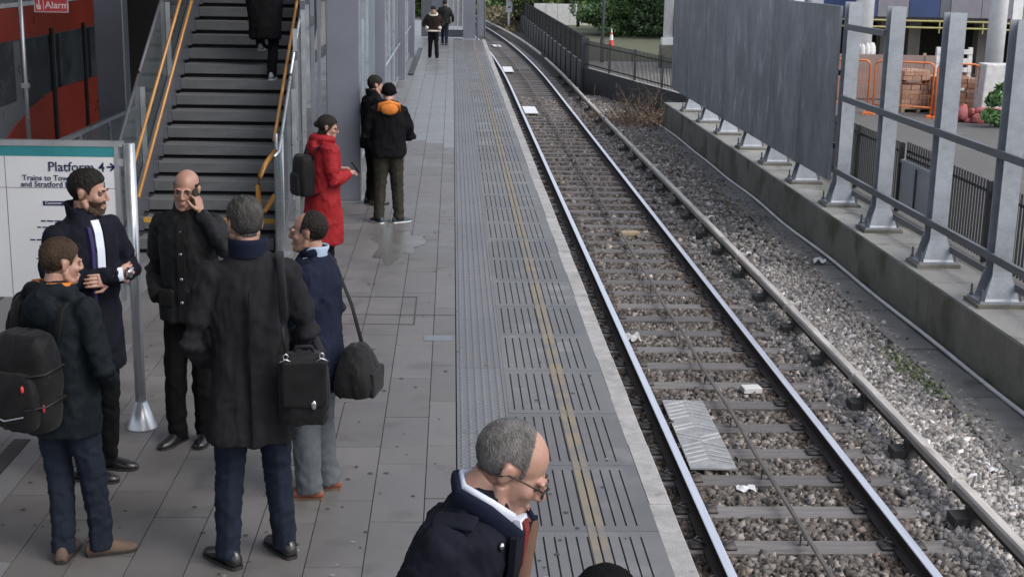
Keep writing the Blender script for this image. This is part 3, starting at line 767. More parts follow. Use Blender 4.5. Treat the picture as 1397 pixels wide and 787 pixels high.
wl_ = empty('pale_wall', (4.9, 84, -.57), 0, 'pale streaked boundary wall beneath the distant trees', 'wall')
for i in range(6): MB().bb(i*.72, i*.72+.70, 0, .1, 0, 1.25).build('wall_panel', M['pale'], wl_)

# ---- trees
def leaf_mesh(pts, size, cols, name, mk='leaf_a'):
    n = len(pts); u = rng.normal(size=(n, 3)); u /= np.linalg.norm(u, axis=1, keepdims=True)
    v = np.cross(u, rng.normal(size=(n, 3))); v /= np.linalg.norm(v, axis=1, keepdims=True)
    s = size*rng.uniform(.6, 1.3, (n, 1))
    P = np.stack([pts-u*s, pts+v*s*.45, pts+u*s, pts-v*s*.45], 1).reshape(-1, 3)
    me = bpy.data.meshes.new(name); me.vertices.add(n*4); me.vertices.foreach_set('co', P.reshape(-1))
    me.loops.add(n*4); me.loops.foreach_set('vertex_index', np.arange(n*4, dtype=np.int32)); me.polygons.add(n)
    me.polygons.foreach_set('loop_start', np.arange(0, n*4, 4, dtype=np.int32)); me.update(calc_edges=True)
    ca = me.color_attributes.new('col', 'FLOAT_COLOR', 'POINT')
    ca.data.foreach_set('color', np.repeat(np.concatenate([cols, np.ones((n, 1))], 1), 4, axis=0).reshape(-1))
    me.materials.append(M[mk]); return me
def tree(x, y, h, rx, label, n=9000, leaf=.12, tone=(1, 1, 1), z=-.57, cat='tree', name='tree', low=.12, clumps=46):
    t = empty(name, (x, y, z), random.uniform(0, 6), label, cat)
    tr = MB(); tr.tube([(0, 0, 0), (.03*h*random.uniform(-1, 1), .02*h, h*.4), (0, 0, h*.85)], [.045*h**.8, .03*h**.8, .006*h], 8)
    for i in range(7):
        a = random.uniform(0, 6.28); zz = h*random.uniform(.25, .7)
        tr.tube([(0, 0, zz), (rx*.35*math.cos(a), rx*.35*math.sin(a), zz+.1*h), (rx*.75*math.cos(a), rx*.75*math.sin(a), zz+.2*h)], [.014*h, .010*h, .003*h], 6)
    tr.build('trunk', M['bark'], t, smooth=True)
    cc_ = rng.normal(size=(clumps, 3)); cc_ /= np.linalg.norm(cc_, axis=1, keepdims=True); cc_ *= rng.uniform(.35, 1, (clumps, 1))**.5
    cc_ *= [rx, rx, h*(1-low)/2*.92]; cc_[:, 2] += h*(low+(1-low)/2)
    taper = 1-.45*np.clip((cc_[:, 2]/h-.5)*2, 0, 1); cc_[:, :2] *= taper[:, None]
    k_ = rng.integers(0, clumps, n); rad = rx*rng.uniform(.22, .40, clumps)
    d = rng.normal(size=(n, 3)); d /= np.linalg.norm(d, axis=1, keepdims=True)
    pts = cc_[k_]+d*(rad[k_]*rng.uniform(.4, 1.0, n)**.4)[:, None]*[1, 1, .75]
    ctone = rng.uniform(.6, 1.35, clumps)
    cols = (ctone[k_]*rng.uniform(.75, 1.25, n))[:, None]*np.array([tone])
    cr_ = inst('crown', leaf_mesh(pts, leaf, cols, 'crown'), t); return t
tree(12.0, 72, 6.0, 3.4, 'big dense dark evergreen tree standing behind the traffic cone', 30000, .12, (1.06, 1.20, 1.19), clumps=90, low=-.12)
tree(8.5, 73, 3.6, 1.9, 'rounded mid green bush to the side of the cone', 14000, .10, (1.62, 1.80, 1.44), name='bush', cat='bush', low=-.15)
tree(10.6, 78, 4.2, 2.3, 'loose olive bush between the cone and the pale wall', 14000, .11, (1.56, 1.44, 1.25), name='bush', cat='bush', low=-.15)
tree(15.2, 66, 3.8, 2.1, 'grey green shrub beside the dark evergreen tree', 16000, .10, (1.50, 1.68, 1.75), name='bush', cat='bush', low=-.15)
tree(17.5, 74, 6.5, 3.0, 'tall loose tree behind the grey green shrub', 16000, .13, (1.25, 1.32, 1.19), low=-.1)
tree(6.0, 93, 5.5, 2.8, 'pale green tree above the pale boundary wall', 16000, .15, (2.12, 1.92, 1.56), low=-.1)
tree(10.2, 92, 5.5, 2.8, 'mid green tree behind the end of the pale wall', 16000, .15, (1.62, 1.68, 1.38), low=-.1)
tree(1.0, 112, 5.5, 2.8, 'leafy green tree beyond the curve of the track', 14000, .17, (1.9, 2.0, 1.4), z=-1.2, low=-.1)
tree(-2.6, 116, 6, 3.0, 'bright green tree seen past the platform end column', 14000, .17, (1.9, 1.9, 1.3), z=-1.2, low=-.1)
tree(5.0, 116, 5, 2.6, 'brownish thicket tree at the far bend of the line', 14000, .17, (2.0, 1.7, 1.2), z=-1.2, low=-.1)
tree(22, 80, 8, 4, 'large tree rising behind the sheet metal screen', 14000, .16, (1.12, 1.20, 1.12), low=-.05)
tree(13.0, 50.5, 3.4, 1.0, 'ivy covered tree in the dark below the viaduct', 8000, .09, (1.38, 1.56, 1.25), low=-.05)
tree(13.55, 32.7, 1.15, .62, 'leafy laurel shrub growing by the pale concrete block', 1300, .10, (1.6, 2.0, 1.6), name='shrub', cat='shrub', low=.02, clumps=14)
# far tree line as one mass
n = 30000; xx = rng.uniform(-60, 80, n); yy_ = 150+rng.uniform(0, 12, n)
hh = (9+3*np.sin(xx*.25)+2*np.sin(xx*.71+1))*rng.uniform(0, 1, n)**.7
pts = np.stack([xx, yy_, -1.3+hh], -1); cols = (rng.uniform(.6, 1.4, n)*(.8+.4*np.sin(xx*1.3+hh)))[:, None]*np.array([[1.1, 1.15, 1.0]])
tag(inst('tree_line', leaf_mesh(pts, .5, cols, 'tree_line')), 'distant mass of trees closing the view', 'trees', kind='stuff')
# low scrub by the bend
n = 9000; xx = rng.uniform(-1.5, 4.3, n); yy_ = rng.uniform(88, 116, n); pts = np.stack([xx, yy_, -1.3+rng.uniform(0, .9, n)*np.clip((yy_-86)/14, .2, 1)], -1)
cols = rng.uniform(.6, 1.5, (n, 1))*np.array([[.16, .14, .085]])
keep = np.abs(xx-(2.8+np.array([curve_dx(v) for v in yy_]))) > 1.9
tag(inst('scrub', leaf_mesh(pts[keep], .16, cols[keep], 'scrub', 'litter_leaf')), 'brownish winter scrub on the bank at the bend', 'scrub', kind='stuff')
# dry shrub at the end of the plinth
ds = empty('dry_shrub', (5.35, 38.6, -1.3), 0, 'leafless brown shrub by the end of the plinth', 'shrub')
def twigs(n, spread, h, seedv):
    rs = random.Random(seedv); b = MB()
    for i in range(n):
        a = rs.uniform(0, 6.28); e = rs.uniform(.2, 1.25); L_ = h*rs.uniform(.6, 1.2); p = Vector((rs.uniform(-.35, .35)*spread, rs.uniform(-.35, .35)*spread, 0)); pts = [p.copy()]
        d = Vector((math.cos(a)*math.cos(e), math.sin(a)*math.cos(e), math.sin(e)))
        for k_ in range(4):
            d = (d+Vector((rs.uniform(-.35, .35), rs.uniform(-.35, .35), rs.uniform(-.25, .12)))).normalized(); p = p+d*L_/4; pts.append(p.copy())
        b.tube(pts, [.012, .010, .008, .005, .003], 4)
        for q in pts[2:]:
            dd = Vector((rs.uniform(-1, 1), rs.uniform(-1, 1), rs.uniform(-.2, .8))).normalized(); b.tube([q, q+dd*L_*.22], [.005, .003], 3)
    return b
twigs(90, 1.6, 1.15, 3).build('stems', M['twig'], ds)
n = 2200; pts = np.stack([rng.normal(0, .8, n), rng.normal(0, 1.0, n), np.abs(rng.normal(0, .16, n))], -1); lit = rng.uniform(.8, 1.8, (n, 1))*np.array([[.17, .115, .08]])
o = inst('leaf_litter', leaf_mesh(pts, .05, lit, 'leaf_litter', 'litter_leaf'), ds); o['kind'] = 'stuff'
n = 3500; yv = rng.uniform(24, 44, n); pts = np.stack([5.05+rng.normal(0, .28, n)-np.clip(yv-36, 0, 9)*.06, yv, -1.245+np.abs(rng.normal(0, .02, n))], -1)
tag(inst('leaf_litter', leaf_mesh(pts, .045, rng.uniform(.7, 1.7, (n, 1))*np.array([[.16, .11, .08]]), 'leaf_litter', 'litter_leaf')), 'brown fallen leaves scattered beside the far ballast', 'leaves', kind='stuff')
n = 500; pts = np.stack([5.12+rng.normal(0, .07, n), 14.3+rng.normal(0, .55, n), -1.22+np.abs(rng.normal(0, .04, n))], -1)
tag(inst('weeds', leaf_mesh(pts, .025, rng.uniform(.8, 1.8, (n, 1))*np.array([[1.1, 1.0, .75]]), 'weeds')), 'small green weeds at the ballast edge near the walkway', 'weeds', kind='stuff')

# ---- things lying between the rails
def track_plate(cx, cy, w, l, rz, label, diamonds=True, tilt=0):
    p = empty('track_plate', (cx, cy, -1.225), rz, label, 'plate')
    MB().bb(-w/2, w/2, -l/2, l/2, -.008, .008).build('sheet', M['plate'], p)
    if diamonds:
        d = MB()
        def ch(y0, s, t=.014):
            d.box((-w*.25, y0, .010), (w*.56, t, .006), Matrix.Rotation(s*.55, 3, 'Z')); d.box((w*.25, y0, .010), (w*.56, t, .006), Matrix.Rotation(-s*.55, 3, 'Z'))
        for i in range(5): ch(-l*.40+i*l*.055, 1)
        for i in range(5): ch(l*.22+i*l*.055, 1)
        ch(.10*l, 1); ch(-.10*l, -1); ch(.05*l, 1); ch(-.05*l, -1)
        d.build('raised_pattern', M['plate_light'], p)
    else:
        MB().bb(-w/2, w/2, -l/2, l/2, .008, .022).build('cover', M['white_paint'], p, bevel=.01)
    return p
track_plate(2.385, 12.42, .42, 1.95, R(-1), 'metal plate with embossed chevrons and diamonds between the rails')
track_plate(2.36, 41.4, .40, 1.9, 0, 'white rectangular plate between the rails, first beyond the patterned one', False)
track_plate(2.30, 57.1, .40, 2.6, 0, 'white rectangular plate between the rails far along toward the bend', False)
track_plate(2.33, 73, .40, 1.6, R(3), 'small distant white plate between the rails at the bend', False)
def litter(name, x, y, z, d, m_, lab, cat='litter', rz=0):
    b = MB(); n_ = 7
    vs_ = []
    for i in range(n_+1):
        for j2 in range(n_+1):
            u, v = i/n_-.5, j2/n_-.5
            vs_.append((u*d[0], v*d[1], d[2]*(.5+.5*math.sin(u*9+v*5+x))*(.4+random.random()*.6)))
    b.v = vs_
    for i in range(n_):
        for j2 in range(n_): b.face((i*(n_+1)+j2, (i+1)*(n_+1)+j2, (i+1)*(n_+1)+j2+1, i*(n_+1)+j2+1))
    tag(b.build(name, m_, None, (x, y, z), rz, smooth=True), lab, cat)
litter('paper_scrap', 2.58, 11.05, -1.265, (.16, .11, .05), M['white_paint'], 'crumpled white paper on the ballast below the patterned plate')
litter('paper_scrap', 2.22, 15.9, -1.26, (.16, .30, .06), M['pale'], 'pale crumpled wrapper beside the near running rail')
litter('paper_scrap', 4.86, 11.35, -1.19, (.07, .09, .03), M['white_paint'], 'tiny white scrap on the pale ballast by the conductor rail')
litter('paper_scrap', 1.72, 13.9, -1.26, (.10, .22, .04), M['pale'], 'pale scrap lying under the platform edge')
litter('paper_scrap', 5.55, 20.0, -1.18, (.18, .22, .08), M['pale'], 'white litter on the walkway near the thin pipe')
for (x, y, w, l, mm, lab) in ((3.22, 13.85, .20, .15, 'pale', 'pale wooden block resting on a sleeper by the far rail'), (2.97, 22.4, .36, .20, 'pallet', 'orange brown wooden block beside the cable conduit')):
    o = MB().bb(-w/2, w/2, -l/2, l/2, 0, .06).build('wood_block', M[mm], None, (x, y, -1.268), .1, bevel=.006); tag(o, lab, 'block')

# ================================================================= LEFT SIDE: stairs, columns, sign, train
SY0, RUN, RISE, SX0, SX1 = 14.4, .29, .165, -3.42, -1.86
stair = empty('staircase', ((SX0+SX1)/2, SY0, 0), label='wide grey metal staircase rising from the platform', cat='staircase')
W_ = SX1-SX0
stepm = MB().bb(-W_/2+.05, W_/2-.05, .0, RUN+.02, 0, .045).bb(-W_/2+.05, W_/2-.05, -.024, -.001, -RISE+.09, .0449).mesh('tread', M['tread'])
darkm = MB().bb(-W_/2+.04, W_/2-.04, .05, .07, -RISE, .0).mesh('riser', M['riser_dark'])  # near-black sheet stands in for the shade in the gap below each nosing
clm = MB().bb(-.03, .03, -.02, .08, -.09, .05).mesh('stringer_cleat', M['steel_col_dark'])
NST = 27
for k_ in range(1, NST):
    t = inst('tread', stepm, stair, (0, RUN*k_, RISE*k_-.045)); add_bevel(t, .006, 1)
    inst('riser', darkm, stair, (0, RUN*k_, RISE*k_-.045))
    inst('stringer_cleat', clm, stair, (-W_/2+.02, RUN*k_, RISE*k_-.045))
    if k_ == 2: inst('nosing_strip', MB().bb(-W_/2+.05, W_/2-.05, -.026, .03, .0, .0475).mesh('nosing_strip', M['yellow_strip']), t)
for sx in (-W_/2-.03, W_/2+.03):
    s = MB(); y1 = RUN*NST; z1 = RISE*NST
    s.prism([(0, 0), (.25, 0), (y1+.2, z1-.12), (y1+.2, z1+.25), (0, .22)], 'x', sx-.022, sx+.022); s.build('stringer', M['steel_col_dark'], stair)
# soffit / under stair
s = MB(); s.prism([(.5, .02), (RUN*NST, RISE*NST-.35), (RUN*NST, RISE*NST-.25), (.5, .14)], 'x', -W_/2, W_/2); s.build('soffit', M['riser_dark'], stair)
def handrail(x, dz, y0, y1, m_=None, name='handrail', r=.019, curl=True):
    b = MB(); z = lambda y: RISE/RUN*y+dz
    pts = [(x, y0, z(y0)), (x, y1, z(y1))]
    b.tube(pts, r, 10); return b.build(name, m_ or M['orange_rail'], stair, smooth=True)
handrail(-W_/2+.09, .98, .0, 9); handrail(-W_/2+.12, .62, .05, 9)
handrail(W_/2-.05, .98, .42, 9)
# lower loop of the near handrail
b = MB(); z98 = .98+.02
b.tube([(W_/2-.03, .34, 1.12), (W_/2-.10, .12, 1.02), (W_/2-.15, .0, .90), (W_/2-.165, -.05, .80), (W_/2-.165, -.05, .62), (W_/2-.15, -.04, .54), (W_/2-.115, .0, .52), (W_/2-.03, .20, .66)], .028, 10)
b.build('handrail_loop', M['orange_rail'], stair, smooth=True)
# glass balustrades with posts
for sx, gm_ in ((-W_/2-.07, 'glass_dark'), (W_/2+.05, 'glass_dark')):
    for i in range(5):
        y0 = -.35+i*1.55; y1 = y0+1.5
        g0, g1 = max(0, RISE/RUN*y0), RISE/RUN*y1
        if i == 0: pg = [(y0, .08), (y0+.35, .08), (y1, g1+.12), (y1, g1+1.18), (y0+.38, 1.15), (y0, 1.15)]
        else: pg = [(y0, g0+.12), (y1, g1+.12), (y1, g1+1.18), (y0, g0+1.18)]
        if sx > 0 and i == 0: pass
        MB().prism(pg, 'x', sx-.008, sx+.008).build('glass_panel', M[gm_], stair)
        cp_ = MB()
        tl = [(p, q) for p, q in pg if q > 1.1] if i == 0 else [pg[2], pg[3]]
        if i == 0: cp_.tube([(sx, y0, 1.16), (sx, y0+.38, 1.16), (sx, y1, g1+1.19)], .016, 8)
        else: cp_.tube([(sx, y0, g0+1.19), (sx, y1, g1+1.19)], .016, 8)
        cp_.build('glass_cap', M['alu' if sx > 0 else 'steel_col_dark'], stair, smooth=True)
        MB().bb(sx+.012, sx+.06, y1-.02, y1+.03, g1-.2, g1+1.05).build('balustrade_post', M['alu'], stair)
# newel tubes at the foot
for dx in (-.0, .062):
    MB().tube([(W_/2-.02+dx, .38-.07*(dx > 0), 0), (W_/2-.02+dx, .38-.07*(dx > 0), 1.30)], .021, 10).build('newel_tube', M['alu'], stair, smooth=True)
MB().bb(W_/2-.06, W_/2+.10, .28, .42, 0, .015).build('newel_plate', M['alu'], stair)
# thin uprights beside the stairs
for i, (xx, yy_, z1) in enumerate(((-1.80, 16.0, 2.35), (-1.77, 16.6, 2.9), (-1.72, 17.2, 2.7), (-1.68, 17.6, 3.4))):
    u = empty('screen_upright', (xx, yy_, 0), 0, ['shortest slender upright by the stair newel', 'tall bright slender upright beside the staircase handrail', 'duller slender upright next to the broad column', 'tallest slender upright tight against the broad column'][i], 'upright', 'uprights beside the staircase')
    MB().bb(-.022, .022, -.03, .03, 0, z1).build('shaft', M['alu' if i < 2 else 'steel_col'], u); MB().bb(-.06, .06, -.06, .06, 0, .012).build('foot', M['alu'], u)
    MB().bb(-.03, .03, -.045, -.03, z1-.35, z1-.25).build('clamp', M['steel_col_dark'], u)

# ---- columns in a row
def column(x0, x1, y0, y1, h, label, m_='steel_col'):
    c = empty('steel_column', ((x0+x1)/2, (y0+y1)/2, 0), 0, label, 'column', 'columns along the platform')
    w, d = x1-x0, y1-y0
    MB().bb(-w/2, w/2, -d/2, d/2, .02, h).build('shaft', M[m_], c, bevel=.012)
    MB().bb(-w/2-.01, w/2+.01, -d/2-.01, d/2+.01, 0, .02).build('base_trim', M['alu'], c)
    MB().bb(w/2+.001, w/2+.014, -d/2+.015, -d/2+.045, .02, h).build('edge_strip', M['alu'], c)
    return c
column(-1.63, -1.20, 18.0, 18.45, 5, 'broad grey square column beside the staircase')
column(-1.63, -1.24, 25.8, 26.2, 5, 'grey square column behind the two waiting people')
column(-1.62, -1.24, 36.6, 37.0, 5, 'grey square column farther along past the glass screen')
column(-1.60, -1.26, 46.2, 46.5, 5, 'slim grey column near the walking people')
column(-4.98, -4.60, 19.6, 20.0, 5, 'dark grey column between the stairs and the train', 'steel_col')
# glass screens between the columns
def screen(x, y0, y1, label, n=3, h=2.9):
    s = empty('glass_screen', (x, y0, 0), 0, label, 'screen', 'glass screens between columns')
    L_ = (y1-y0)/n
    for i in range(n):
        MB().bb(-.006, .006, i*L_+.03, (i+1)*L_-.03, .12, h).build('pane', M['glass'], s)
        MB().bb(-.03, .03, i*L_-.025, i*L_+.025, 0, h+.1).build('mullion', M['alu'], s)
    MB().bb(-.025, .025, 0, y1-y0, h, h+.05).build('top_rail', M['alu'], s)
    MB().bb(-.025, .025, 0, y1-y0, .06, .12).build('bottom_rail', M['alu'], s)
    t = MB(); t.tube([(.06, .1, 1.0), (.06, y1-y0-.1, 1.0)], .022, 8); t.build('lean_rail', M['alu'], s, smooth=True)
screen(-1.43, 18.6, 25.7, 'glass screen between the broad column and the next one')
screen(-1.43, 26.3, 36.5, 'long glass screen past the waiting people', 4)
screen(-1.43, 37.1, 46.1, 'far glass screen beside the walking people', 4)
kb = MB().bb(-1.22, -1.08, 38.5, 50, .001, .05); tag(kb.build('kerb_strip', M['black_steel']), 'low dark strip on the paving under the far glass screen', 'kerb')
# far end structures
ec = empty('end_column', (.70, 57.4, -.02), 0, 'grey column with an orange band at the platform end', 'column')
MB().bb(-.26, .24, -.25, .25, .02, 1.72).build('shaft', M['steel_col'], ec); MB().bb(-.265, .245, -.255, .255, 1.722, 2.3).build('orange_band', M['orange_rail'], ec); MB().bb(-.26, .24, -.25, .25, 2.302, 5).build('upper_shaft', M['steel_col'], ec)
eg = empty('end_barrier', (1.0, 57.4, 0), 0, 'tall narrow metal gate beside the column at the platform end', 'gate')
MB().tube([(.02, 0, 0), (.02, 0, 2.0), (.10, 0, 2.15), (.32, 0, 2.0), (.34, 0, .0)], .03, 8).build('frame', M['alu'], eg, smooth=True); MB().bb(.05, .31, -.01, .01, .1, 1.95).build('sheet', M['steel_col'], eg)
ew = empty('end_screen', (-1.3, 58.2, 0), 0, 'grey glazed screen wall closing the platform behind the walkers', 'screen')
MB().bb(0, .42, 0, .1, 0, 4).build('solid_panel', M['steel_col_dark'], ew); MB().bb(.43, 1.1, .02, .08, .3, 4).build('glazing', M['steel_col'], ew)
MB().bb(1.12, 1.7, 0, .08, .45, 4).build('glazing', M['alu'], ew); MB().bb(.43, 1.75, -.02, .1, 0, .3).build('kick_panel', M['steel_col_dark'], ew)
for xx in (1.10, 1.32, 1.52, 1.72): MB().bb(xx-.02, xx+.02, -.04, .0, .3, 4).build('mullion', M['white_paint'], ew)
# platform continues beyond
MB().bb(-5, 1.0, Y_END+.01, 75, -1.6, -.06).build('platform_end', M['paving_far'], plat_o)

# ---- unseen canopy and concourse slabs, added above to shade the stairs and the platform
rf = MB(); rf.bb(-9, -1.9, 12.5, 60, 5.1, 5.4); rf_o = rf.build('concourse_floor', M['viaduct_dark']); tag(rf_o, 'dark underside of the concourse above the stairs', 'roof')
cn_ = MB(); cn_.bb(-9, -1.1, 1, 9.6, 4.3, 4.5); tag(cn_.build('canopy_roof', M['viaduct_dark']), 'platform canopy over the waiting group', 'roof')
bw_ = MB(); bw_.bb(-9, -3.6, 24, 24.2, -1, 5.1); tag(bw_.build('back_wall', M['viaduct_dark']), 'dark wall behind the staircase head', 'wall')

# ---- red train at the other platform
tr_ = empty('red_train', (-5.95, 10, -.05), 0, 'red train with large dark windows standing beyond the staircase', 'train')
def tside(x0, x1, y0, y1, z0, z1, nm, m_, par=tr_): return MB().bb(x0, x1, y0, y1, z0, z1).build(nm, M[m_], par)
MB().prism([(0, .05), (26, .05), (26, 1.18), (12.6, 1.18), (11.4, 1.20), (10.6, 1.16), (9.9, 1.06), (9.2, .90), (8.5, .70), (7.8, .45), (7.0, .30), (0, .30)], 'x', -2.5, -.02).build('lower_body', M['train_red'], tr_); tside(-2.5, -.04, 0, 12.4, .31, 1.18, 'door_panel', 'train_grey'); tside(-2.5, -.06, 0, 26, 1.18, 2.02, 'window_band', 'train_grey')
tside(-2.5, -.02, 0, 26, 2.02, 2.45, 'upper_body', 'train_red'); tside(-2.45, -.10, 0, 26, 2.45, 2.85, 'roof', 'train_grey'); tside(-2.5, .0, 0, 26, 2.46, 2.52, 'rain_strip', 'white_paint')
for i, (a, b) in enumerate(((5.2, 7.1), (7.4, 9.2), (9.6, 11.0), (11.3, 12.7), (13.1, 14.9))):
    w = tside(-.06, -.03, a, b, 1.20 if i != 2 else .95, 2.0, 'window', 'train_glass'); tside(-.03, -.015, a, a+.07, 1.2, 2.0, 'window_frame', 'rubber', w)
for yy_ in (10.95, 12.75): tside(-.02, .012, yy_-.06, yy_+.06, .1, 2.1, 'door_seal', 'rubber')
tside(-2.3, -.15, 0, 26, -1.0, .05, 'underframe', 'rubber')
for i in range(7): tside(-1.9, -.2, 2+i*3.6, 3.0+i*3.6, -1.35, -.6, 'bogie', 'rubber')
# opposite platform edge rail/glass panel in front of train
gp_ = empty('glass_guard', (-4.55, 14, 0), 0, 'low glass guard with pale cap rail before the red train', 'guard')
MB().bb(-.008, .008, 0, 6.0, .1, .98).build('pane', M['glass_dark'], gp_); MB().bb(-.03, .03, 0, 6.0, .98, 1.03).build('cap_rail', M['alu'], gp_)
for i in range(5): MB().bb(-.03, .03, i*1.45, i*1.45+.06, 0, .98).build('guard_post', M['alu'], gp_)
pw = empty('slim_post', (-5.3, 17.4, 0), 0, 'slim pale post in front of the red train', 'post')
MB().tube([(0, 0, 0), (0, 0, 3.4)], .028, 8).build('shaft', M['alu'], pw, smooth=True); MB().bb(-.07, .07, -.07, .07, 0, .015).build('foot', M['alu'], pw); MB().bb(-.04, .04, -.04, .04, 1.5, 1.56).build('collar', M['alu'], pw)
# ---- alarm sign hanging
al = empty('alarm_sign', (-4.22, 14.9, 2.54), 0, 'small red alarm sign with hand symbol near the train', 'sign')
MB().bb(-.168, .168, -.01, .01, 0, .30).build('board', M['sign_red'], al)
MB().bb(-.176, -.168, -.014, .014, 0, .30).bb(.168, .176, -.014, .014, 0, .30).bb(-.176, .176, -.014, .014, -.008, .0).build('frame', M['alu'], al)
MB().bb(-.082, -.076, -.0125, -.0105, .012, .28).build('divider', M['sign_pink'], al)
text_part('lettering', 'Alarm', .100, M['sign_pink'], al, (-.062, -.0125, .035), (R(90), 0, 0), bold=.002)
hd = MB(); hd.bb(-.145, -.105, -.0135, -.0105, .02, .065); hd.bb(-.130, -.118, -.0135, -.0105, .060, .125); hd.bb(-.155, -.143, -.0135, -.0105, .04, .08); hd.ball((-.124, -.012, .128), (.016, .002, .012), 10, 6)
hd.build('hand_symbol', M['sign_pink'], al)
MB().bb(-.02, .02, -.02, .02, .30, 2.6).build('hanger', M['alu'], al)

# ---- platform sign
sg = empty('platform_sign', (-2.10, 9.0, 0), 0, 'white platform direction sign with teal band on a flared steel post', 'sign')
MB().tube([(0, 0, .10), (0, 0, 1.95)], [.037, .037], 18).build('pole', M['alu'], sg, smooth=True)
MB().tube([(0, 0, .0), (0, 0, .012), (0, 0, .05), (0, 0, .19)], [.105, .103, .088, .040], 20).build('flared_base', M['alu'], sg, smooth=True)
SXL = -1.75
MB().bb(SXL, -.095, -.022, .022, .92, 1.93).build('panel', M['sign_white'], sg)
MB().bb(SXL, -.04, -.028, .028, 1.93, 1.965).bb(-.094, -.066, -.027, .027, .90, 1.929).build('frame', M['alu'], sg)
MB().bb(-.0659, -.036, -.012, .012, 1.0, 1.05).build('clamp', M['alu'], sg); MB().bb(-.0659, -.036, -.012, .012, 1.8, 1.85).build('clamp', M['alu'], sg)
MB().bb(SXL, -.095, -.0236, -.0222, 1.862, 1.928).build('teal_band', M['sign_teal'], sg)
for xx in (-.80, -1.62): MB().bb(xx-.0015, xx+.0015, -.0232, -.0222, .92, 1.862).build('panel_joint', M['cond_dark'], sg)
MB().bb(SXL, -.095, -.0230, -.0222, 1.653, 1.656).build('panel_joint', M['cond_dark'], sg)
rx_ = (R(90), 0, 0)
text_part('lettering', 'Platform 4', .087, M['sign_navy'], sg, (-.157, -.0245, 1.766), rx_, 'RIGHT', bold=.0008)
text_part('lettering', 'Trains to Tower Gateway', .0505, M['sign_navy'], sg, (-.16, -.0245, 1.704), rx_, 'RIGHT', bold=.0005)
text_part('lettering', 'and Stratford International', .0505, M['sign_navy'], sg, (-.16, -.0245, 1.662), rx_, 'RIGHT', bold=.0005)
ar = MB(); ar.bb(-.145, -.10, -.0245, -.0225, 1.790, 1.802)
ar.box((-.108, -.0235, 1.807), (.04, .002, .012), Matrix.Rotation(R(42), 3, 'Y')); ar.box((-.108, -.0235, 1.785), (.04, .002, .012), Matrix.Rotation(R(-42), 3, 'Y'))
ar.build('arrow', M['sign_navy'], sg)
MB().bb(-.57, -.38, -.0245, -.0225, 1.538, 1.568).build('notice_heading', M['sign_navy'], sg)
text_part('lettering', 'Customer', .026, M['sign_white'], sg, (-.555, -.0255, 1.547), rx_)
nl = MB()
for i in range(9):
    z = 1.43-i*.042; x = -.62+random.uniform(-.05, .05)
    while x < -.40: 
        w = random.uniform(.015, .05); nl.bb(x, x+w, -.0240, -.0225, z, z+.009); x += w+.008
nl.build('small_print', M['sign_navy'], sg)['kind'] = 'stuff'

# damp patch on the paving
b = MB(); ring = []
for i in range(40):
    a = 2*math.pi*i/40; rr = 1+.22*math.sin(a*3+1)+.14*math.sin(a*7)+.08*math.sin(a*11+2); ring.append((.26*rr*math.cos(a), .85*rr*math.sin(a), .0028))
b.v = ring; b.face(tuple(range(40)))
tag(b.build('damp_patch', mat('damp', (.115, .11, .10), (.09, .086, .08), scale=3, rough=.34, rvar=.12), None, (-.62, 15.3, 0)), 'thin wet patch on the paving by the olive trousers', 'puddle')
# ================================================================= PEOPLE
def remesh(mb, voxel, smooth=5, fac=.5):
    me = bpy.data.meshes.new('tmp'); me.from_pydata(mb.v, [], mb.f); me.update()
    o = bpy.data.objects.new('tmp', me); COL.objects.link(o)
    bmx = bmesh.new(); bmx.from_mesh(me); bmesh.ops.recalc_face_normals(bmx, faces=bmx.faces); bmx.to_mesh(me); bmx.free()
    md = o.modifiers.new('r', 'REMESH'); md.mode = 'VOXEL'; md.voxel_size = voxel
    if smooth:
        ms = o.modifiers.new('s', 'SMOOTH'); ms.factor = fac; ms.iterations = smooth
    dg = bpy.context.evaluated_depsgraph_get(); dg.update()
    r = bpy.data.meshes.new_from_object(o.evaluated_get(dg))
    n = len(r.vertices); V = np.empty(n*3); r.vertices.foreach_get('co', V); V = V.reshape(-1, 3)
    L = np.empty(len(r.loops), np.int32); r.loops.foreach_get('vertex_index', L); F = L.reshape(-1, 4)
    bpy.data.objects.remove(o); bpy.data.meshes.remove(me); bpy.data.meshes.remove(r)
    return V, F

def vnormals(V, F):
    a, b, c, d = (V[F[:, i]] for i in range(4))
    fn = np.cross(c-a, d-b); N = np.zeros_like(V)
    for i in range(4): np.add.at(N, F[:, i], fn)
    return N/np.maximum(np.linalg.norm(N, axis=1, keepdims=True), 1e-9)

ROTD = np.array(Matrix.Rotation(R(38), 3, 'Y') @ Matrix.Rotation(R(25), 3, 'X'))
def snoise(P, f, seed, oct=3):
    r = np.random.default_rng(seed); out = np.zeros(len(P)); a = 1.0; P = P*np.asarray(f)
    for o in range(oct):
        for k in range(4):
            d = r.normal(size=3); ph = r.uniform(0, 6.28); d2 = r.normal(size=3)
            out += a*np.sin(P@d*2.2 + ph + 1.3*np.sin(P@d2*1.3+ph*2))
        P = P*2.03; a *= .5
    return out/4

def np_obj(name, V, F, m_, parent, smooth=True):
    me = bpy.data.meshes.new(name); n = len(V)
    me.vertices.add(n); me.vertices.foreach_set('co', np.ascontiguousarray(V).reshape(-1))
    F = np.asarray(F, np.int32)
    me.loops.add(F.size); me.loops.foreach_set('vertex_index', F.reshape(-1)); me.polygons.add(len(F))
    me.polygons.foreach_set('loop_start', np.arange(0, F.size, F.shape[1], dtype=np.int32)); me.update(calc_edges=True); me.validate()
    for mm in (m_ if isinstance(m_, list) else [m_]): me.materials.append(mm)
    if smooth: me.polygons.foreach_set('use_smooth', [True]*len(me.polygons))
    return inst(name, me, parent)

